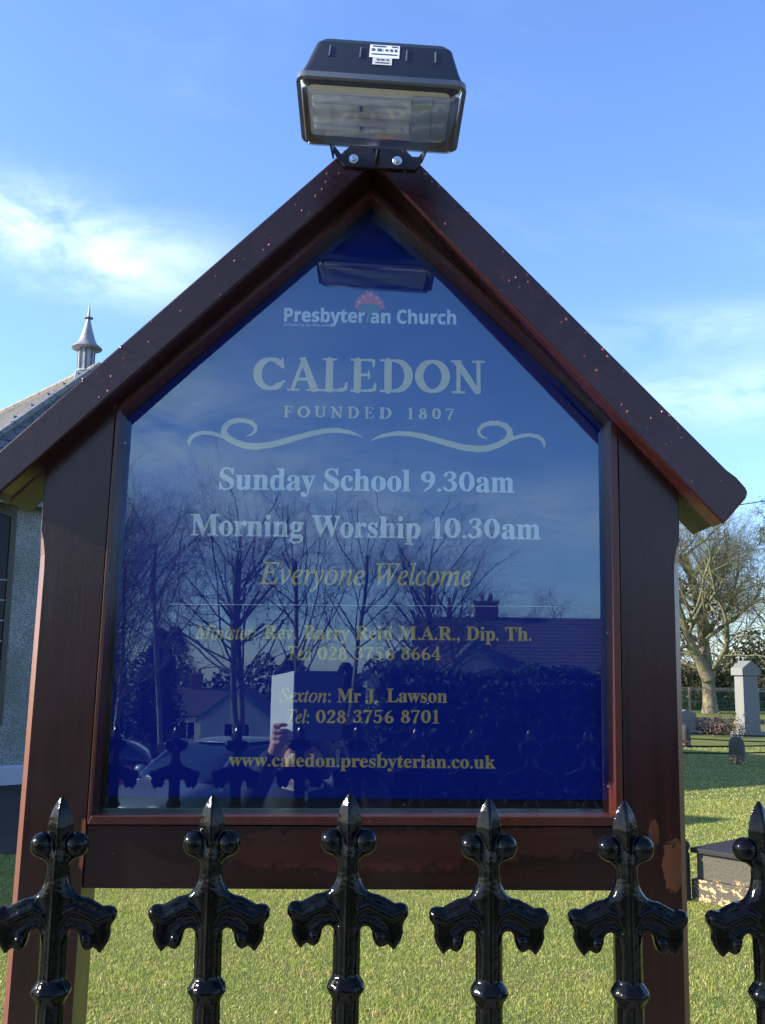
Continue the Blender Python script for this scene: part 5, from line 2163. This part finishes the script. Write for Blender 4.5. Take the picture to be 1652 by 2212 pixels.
# ------------------------------------------------------------------ cars
def car(loc, rot, paint, label, emblem=True):
    root = bpy.data.objects.new("parked_car", None)
    COL.objects.link(root)
    tag(root, label, "car", "cars parked across the road")
    M_TYRE = bpy.data.materials.get("tyre_rubber") or Mat("tyre_rubber", (.015, .015, .015), .8).m
    M_CH = bpy.data.materials.get("chrome_trim") or Mat("chrome_trim", (.7, .7, .72), .12, metal=1).m
    M_LAMP = bpy.data.materials.get("headlight_glass") or Mat("headlight_glass", (.55, .58, .6), .06, spec=.8).m
    M_CG = bpy.data.materials.get("car_window_glass") or Mat("car_window_glass", (.02, .03, .04), .05, spec=.9, coat=.5).m
    M_TRIM = bpy.data.materials.get("black_trim") or Mat("black_trim", (.02, .02, .02), .5).m

    def loft(stations, name, mat, sub=2):
        """stations: (y, [(halfwidth, z), ...]) mirrored"""
        V, F = [], []
        k = None
        for y, pr_ in stations:
            ring = [(x, y, z) for x, z in pr_] + [(-x, y, z) for x, z in pr_[::-1]]
            k = len(ring)
            V += ring
        for i in range(len(stations) - 1):
            for j in range(k):
                F.append((i * k + j, i * k + (j + 1) % k, (i + 1) * k + (j + 1) % k, (i + 1) * k + j))
        F.append(tuple(range(k - 1, -1, -1)))
        F.append(tuple(range(len(V) - k, len(V))))
        q = MB()
        q.add(V, F)
        o = q.build(name, mat, None, smooth=True, angle=60)
        o.parent = root
        s = o.modifiers.new('smooth', 'SUBSURF')
        s.levels = s.render_levels = sub
        return o

    def st(y, wid, zb_, zsh, ztop, wtop):
        return (y, [(wid * .55, zb_), (wid * .93, zb_ + .06), (wid, zb_ + .28), (wid * .985, zsh), (wtop, ztop), (wtop * .5, ztop + .02)])
    loft([st(2.06, .62, .30, .58, .66, .5), st(2.02, .78, .24, .62, .72, .62), st(1.75, .85, .20, .68, .80, .70), st(1.1, .87, .20, .78, .93, .72), st(.9, .875, .20, .84, .96, .74),
          st(-.6, .88, .20, .88, .97, .76), st(-1.6, .87, .20, .90, .98, .74), st(-1.95, .82, .26, .88, .96, .68), st(-2.02, .70, .32, .8, .9, .55)], "body", paint)

    def gh(y, w0, z0, w1, z1):
        return (y, [(w0 * .5, z0 - .04), (w0, z0), ((w0 + w1) / 2 + .03, (z0 + z1) / 2), (w1, z1 - .03), (w1 * .6, z1)])
    loft([gh(1.02, .70, .93, .66, .99), gh(.80, .76, .94, .68, 1.12), gh(.22, .78, .95, .60, 1.42), gh(-.5, .78, .96, .61, 1.47), gh(-1.3, .76, .96, .58, 1.42), gh(-1.72, .70, .95, .52, 1.2), gh(-1.85, .66, .95, .5, 1.04)], "windows", M_CG)
    rfq = loft([(.16, [(.3, 1.425), (.57, 1.40), (.55, 1.435), (.3, 1.455)]), (-.5, [(.3, 1.46), (.60, 1.435), (.58, 1.475), (.3, 1.50)]), (-1.36, [(.3, 1.40), (.56, 1.38), (.54, 1.42), (.3, 1.445)])], "roof_panel", paint)
    for s in (-1, 1):
        pm = MB()
        pm.tube([(s * .735, .86, .97), (s * .66, .42, 1.28), (s * .59, .14, 1.43)], .034, 8)
        o = pm.build("windscreen_pillar", paint, None, smooth=True)
        o.parent = root
        mr = MB().ball((s * .98, .62, 1.02), (.11, .07, .075), 6).build("door_mirror", paint, None, smooth=True)
        mr.parent = root
        hl_ = MB().ball((s * .62, 1.93, .66), (.17, .10, .085), 7).build("headlight", M_LAMP, None, smooth=True)
        hl_.parent = root
        for y in (1.28, -1.25):
            wh = MB().lathe([(.20, -.10), (.29, -.10), (.315, -.06), (.315, .06), (.29, .10), (.20, .10)], (s * .80, y, .315), 24, 'x').build("wheel", M_TYRE, None, smooth=True, angle=40)
            wh.parent = root
            rm_ = MB().lathe([(.02, .105 * s), (.06, .108 * s), (.19, .095 * s), (.20, .06 * s)], (s * .80, y, .315), 20, 'x').build("rim", M_CH, None, smooth=True)
            rm_.parent = wh
    g1 = MB().box((0, 2.045, .62), (.62, .03, .11)).build("grille", M_TRIM, None)
    g1.parent = root
    g2 = MB().box((0, 2.05, .34), (1.0, .03, .12)).build("lower_intake", M_TRIM, None)
    g2.parent = root
    g3 = MB().box((0, 2.075, .46), (.52, .012, .11)).build("number_plate", M_WPAINT, None)
    g3.parent = root
    if emblem:
        em = MB()
        n = 28
        ring = [(.085 * math.cos(2 * math.pi * i / n), 2.085, .645 + .085 * math.sin(2 * math.pi * i / n)) for i in range(n + 1)]
        em.tube(ring, .007, 6)
        for pl in ([(-.062, .05), (-.028, -.07), (0, .0), (.028, -.07), (.062, .05)], [(-.03, .075), (0, .015), (.03, .075)]):
            em.tube([(x, 2.085, .645 + z) for x, z in pl], .007, 6)
        o = em.build("badge", M_CH, None, smooth=True)
        o.parent = root
    root.location = loc
    root.rotation_euler = (0, 0, rot)
    return root


def paint(name, c, rough=.25, metal=.4):
    q = Mat(name, c, rough, metal=metal, coat=1.0, coat_rough=.04)
    n = q.noise(None, 900, 1)
    q.bump(n, .05, .0005)
    return q.m


car((-2.15, -13.3, float(gz(-12.9)) + .02), R_(33), paint("silver_paint", (.30, .33, .36)), "silver car parked nose-on across the road, sun on its windscreen")
car((-5.7, -16.6, float(gz(-15.4)) + .02), R_(80), paint("red_paint", (.42, .03, .03)), "red car parked side-on behind the silver one", emblem=False)

# ================================================================== PHOTOGRAPHER AND TABLET
SK = Mat("skin", (.50, .28, .20), .5, spec=.4)
SK.b.inputs['Subsurface Weight'].default_value = .08
sn = SK.noise(None, 30, 3)
SK.color(SK.ramp(sn, [(.3, (.46, .24, .17)), (.7, (.56, .33, .24))]))
M_SKIN = SK.m
M_JACK = Mat("dark_jacket", (.014, .018, .035), .8)
M_JACK.bump(M_JACK.noise(None, 60, 3), .4, .004)
M_JACK = M_JACK.m
M_JEAN = Mat("dark_trousers", (.02, .025, .04), .85).m
M_SHOE = Mat("black_shoe", (.012, .012, .012), .4).m
M_HAIR = Mat("brown_hair", (.10, .045, .022), .5)
M_HAIR.bump(M_HAIR.noise(M_HAIR.mapping((90, 90, 6)), 1, 3), .8, .004)
M_HAIR = M_HAIR.m
M_SCARF = Mat("cream_scarf", (.58, .50, .40), .8).m
PXY = np.array([-.215, -2.06])
person = empty("person", (PXY[0], PXY[1], 0), "person in a dark jacket holding up a tablet, reflected in the glass", "person")


def sdf_build(prims, lo, hi, h, name, mat, parent, k=.018, smooth_it=1):
    x = np.arange(lo[0], hi[0], h)
    y = np.arange(lo[1], hi[1], h)
    z = np.arange(lo[2], hi[2], h)
    F = np.full((len(x), len(y), len(z)), .5)
    for pr_ in prims:
        a, ra, b, rb_ = pr_[:4]
        kk = pr_[4] if len(pr_) > 4 else k
        sc_ = np.array(pr_[5]) if len(pr_) > 5 else np.ones(3)
        a, b = np.array(a, float), np.array(b, float)
        R0 = max(ra, rb_) / min(sc_) + kk * 2 + .03
        l, u = np.minimum(a, b) - R0, np.maximum(a, b) + R0
        ix = slice(max(0, int((l[0] - lo[0]) / h)), max(0, int((u[0] - lo[0]) / h) + 2))
        iy = slice(max(0, int((l[1] - lo[1]) / h)), max(0, int((u[1] - lo[1]) / h) + 2))
        iz = slice(max(0, int((l[2] - lo[2]) / h)), max(0, int((u[2] - lo[2]) / h) + 2))
        if F[ix, iy, iz].size == 0:
            continue
        X, Y, Z = np.meshgrid(x[ix], y[iy], z[iz], indexing='ij')
        c_ = (a + b) / 2
        P = (np.stack([X, Y, Z], -1) - c_) * sc_
        d = cone_sdf(P, (a - c_) * sc_, ra, (b - c_) * sc_, rb_)
        F[ix, iy, iz] = smin(F[ix, iy, iz], d, kk)
    v, q = surface_nets(F, (x[0], y[0], z[0]), h)
    v = laplace(v, q, smooth_it, .4)
    return np_mesh(name, v, q, mat, parent, smooth=True)


def pp(x, y, z):
    """x to the viewer's right in the photo's mirror (world +x), y forward to the board"""
    return (PXY[0] + x, PXY[1] + y, z)


HZ = 1.43
lh, rh = pp(-.075, .232, 1.505), pp(.165, .225, 1.625)      # hands at the tablet's edges
ls, rs_ = pp(-.165, -.02, 1.225), pp(.165, -.02, 1.235)
le, re_ = pp(-.235, .12, 1.07 + .12), pp(.27, .10, 1.28)
skin = [
    (pp(0, -.005, HZ + .035), .083, pp(0, -.02, HZ + .045), .085, .02),                  # skull
    (pp(0, .035, HZ - .01), .062, pp(0, .035, HZ - .045), .052, .03),                     # face
    (pp(0, .055, HZ - .085), .028, pp(0, .05, HZ - .08), .03, .03),                       # chin
    (pp(0, .098, HZ + .022), .009, pp(0, .118, HZ - .012), .014, .012),                   # nose
    (pp(-.013, .106, HZ - .016), .007, pp(.013, .106, HZ - .016), .007, .01),
    (pp(-.022, .088, HZ - .047), .007, pp(.022, .088, HZ - .047), .007, .008),            # lips
    (pp(-.018, .086, HZ - .056), .007, pp(.018, .086, HZ - .056), .007, .008),
    (pp(-.045, .082, HZ + .036), .009, pp(-.015, .094, HZ + .034), .008, .014),           # brows
    (pp(.045, .082, HZ + .036), .009, pp(.015, .094, HZ + .034), .008, .014),
    (pp(-.045, .068, HZ - .018), .02, pp(-.04, .07, HZ - .022), .02, .02),                # cheeks
    (pp(.045, .068, HZ - .018), .02, pp(.04, .07, HZ - .022), .02, .02),
    (pp(-.083, -.012, HZ + .022), .011, pp(-.083, -.008, HZ - .016), .009, .006, (1.6, 1, 1)),
    (pp(.083, -.012, HZ + .022), .011, pp(.083, -.008, HZ - .016), .009, .006, (1.6, 1, 1)),
    (pp(0, -.01, HZ - .07), .052, pp(0, -.03, 1.27), .055, .02),                          # neck
    (pp(-.06, -.02, 1.18), .10, pp(.06, -.02, 1.18), .10, .04), (pp(0, -.02, 1.2), .12, pp(0, -.01, .95), .115, .04),
    (pp(0, -.01, .95), .12, pp(0, -.01, .82), .14, .04),
    (ls, .05, le, .038), (rs_, .05, re_, .038), (le, .036, lh, .024), (re_, .036, rh, .024),
    (pp(-.08, 0, .82), .085, pp(-.09, .01, .46), .055), (pp(.08, 0, .82), .085, pp(.09, .01, .46), .055),
    (pp(-.09, .01, .46), .052, pp(-.095, -.02, .09), .036), (pp(.09, .01, .46), .052, pp(.095, -.02, .09), .036),
    (pp(-.095, -.03, .045), .035, pp(-.105, .12, .03), .028), (pp(.095, -.03, .045), .035, pp(.105, .12, .03), .028),
]
# hands: palms behind the tablet, thumbs on the near side, fingers round the front edge
for (hx, s) in ((np.array(lh), 1), (np.array(rh), -1)):
    palm = hx + [-.012 * s, .0, .01]
    skin.append((tuple(hx + [-.015 * s, -.01, -.015]), .022, tuple(palm + [0, 0, .03]), .019, .008, (1, 1.35, 1)))
    for i in range(4):
        zz = palm[2] + .045 - i * .021
        b0 = np.array([palm[0], palm[1] + .006, zz])
        L = (.040, .046, .043, .034)[i]
        k1 = b0 + [-.004 * s, .024, .004]
        k2 = k1 + [L * .55 * s, .010, .003]
        k3 = k2 + [L * .5 * s, -.004, 0]
        skin += [(tuple(b0), .0095, tuple(k1), .009, .003), (tuple(k1), .009, tuple(k2), .0082, .003), (tuple(k2), .0082, tuple(k3), .0068, .003)]
    t0 = palm + [0, -.012, -.005]
    t1 = t0 + [.022 * s, -.006, .022]
    t2 = t1 + [.022 * s, .004, .016]
    skin += [(tuple(t0), .012, tuple(t1), .0105, .004), (tuple(t1), .0105, tuple(t2), .0085, .004)]
body_o = sdf_build(skin, (PXY[0] - .34, PXY[1] - .2, 0), (PXY[0] + .36, PXY[1] + .34, 1.60), .0056, "body", M_SKIN, person, k=.012)
jac = [(pp(-.07, -.02, 1.19), .125, pp(.07, -.02, 1.19), .125, .04), (pp(0, -.02, 1.2), .155, pp(0, -.01, .92), .150, .04), (pp(0, -.01, .92), .150, pp(0, -.01, .78), .172, .04),
       (ls, .072, le, .060), (rs_, .072, re_, .060), (le, .058, tuple(np.array(le) + (np.array(lh) - np.array(le)) * .78), .042), (re_, .058, tuple(np.array(re_) + (np.array(rh) - np.array(re_)) * .78), .042),
       (pp(-.05, -.02, 1.30), .035, pp(.05, -.05, 1.31), .035, .03)]
sdf_build(jac, (PXY[0] - .36, PXY[1] - .24, .55), (PXY[0] + .38, PXY[1] + .34, 1.62), .010, "jacket", M_JACK, person, k=.02)
tro = [(pp(-.08, -.01, .84), .12, pp(-.09, .01, .46), .082), (pp(.08, -.01, .84), .12, pp(.09, .01, .46), .082), (pp(-.09, .01, .46), .078, pp(-.095, -.02, .09), .066), (pp(.09, .01, .46), .078, pp(.095, -.02, .09), .066)]
sdf_build(tro, (PXY[0] - .28, PXY[1] - .22, .02), (PXY[0] + .28, PXY[1] + .22, 1.0), .010, "trousers", M_JEAN, person, k=.015)
for s in (-1, 1):
    sdf_build([(pp(s * .095, -.04, .05), .046, pp(s * .10, .06, .045), .042), (pp(s * .10, .06, .045), .042, pp(s * .108, .13, .034), .034)],
              (PXY[0] + s * .1 - .1, PXY[1] - .14, 0.002), (PXY[0] + s * .1 + .1, PXY[1] + .22, .14), .008, "shoe", M_SHOE, person)
hair = [(pp(0, -.018, HZ + .052), .098, pp(0, -.04, HZ + .05), .098, .02), (pp(-.075, -.03, HZ + .03), .034, pp(-.082, -.03, HZ - .06), .026, .02), (pp(.075, -.03, HZ + .03), .034, pp(.082, -.03, HZ - .06), .026, .02),
        (pp(0, -.08, HZ + .02), .06, pp(0, -.085, HZ - .08), .05, .03), (pp(-.055, .062, HZ + .085), .022, pp(.04, .072, HZ + .088), .022, .02)]
sdf_build(hair, (PXY[0] - .14, PXY[1] - .17, HZ - .16), (PXY[0] + .14, PXY[1] + .12, HZ + .17), .006, "hair", M_HAIR, person)
sdf_build([(pp(-.055, .03, 1.325), .026, pp(.0, .085, 1.275), .028, .01), (pp(.055, .03, 1.325), .026, pp(.0, .085, 1.275), .028, .01), (pp(0, .09, 1.28), .03, pp(.02, .12, 1.14), .026, .01), (pp(-.05, -.06, 1.33), .026, pp(.05, -.06, 1.33), .026, .01),
           (pp(-.055, .03, 1.325), .026, pp(-.05, -.06, 1.33), .026, .01), (pp(.055, .03, 1.325), .026, pp(.05, -.06, 1.33), .026, .01)],
          (PXY[0] - .12, PXY[1] - .12, 1.08), (PXY[0] + .12, PXY[1] + .18, 1.39), .006, "scarf", M_SCARF, person)
M_EYE = Mat("eye_dark", (.02, .012, .01), .1).m
M_EYEW = Mat("eye_white", (.7, .68, .65), .2).m
for s in (-1, 1):
    ew = MB().ball(pp(s * .032, .082, HZ + .012), .0115, 6).build("eye", M_EYEW, person, smooth=True)
    MB().ball(pp(s * .032, .0915, HZ + .012), (.005, .0035, .005), 5).build("iris", M_EYE, ew, smooth=True)

tab = empty("tablet", (-.155, -1.80, 1.64), "grey tablet held up in portrait with its cover folded out to one side", "tablet")
M_ALU = Mat("tablet_back", (.10, .13, .20), .4).m
M_SCR = Mat("tablet_screen", (.01, .01, .012), .08).m
M_COVER = Mat("pale_cover", (.75, .77, .80), .6).m


def rrect(cx, cz, hx, hz, r=.012):
    o_ = []
    for sx, sz, a0 in ((1, 1, 0), (-1, 1, 90), (-1, -1, 180), (1, -1, 270)):
        for i in range(5):
            a = R_(a0 + 22.5 * i)
            o_.append((cx + sx * (hx - r) + r * math.cos(a), cz + sz * (hz - r) + r * math.sin(a)))
    return o_[::-1]


MB().prism_y(rrect(-.152, 1.638, .088, .124), -1.808, -1.800).build("back_shell", M_ALU, tab, bevel=.002)
MB().prism_y(rrect(-.152, 1.638, .083, .119, .008), -1.8095, -1.8083).build("screen", M_SCR, tab)
MB().lathe([(.004, -1.7998), (.004, -1.799)], (-.078, 0, 1.750), 12, 'y').build("camera_lens", M_SCR, tab)
cvr = MB()
cvr.hexa([(-.242, -1.806, 1.515), (-.242, -1.802, 1.515), (-.330, -1.876, 1.500), (-.330, -1.880, 1.500)], [(-.242, -1.806, 1.761), (-.242, -1.802, 1.761), (-.330, -1.876, 1.742), (-.330, -1.880, 1.742)])
cvr.build("cover", M_COVER, tab)
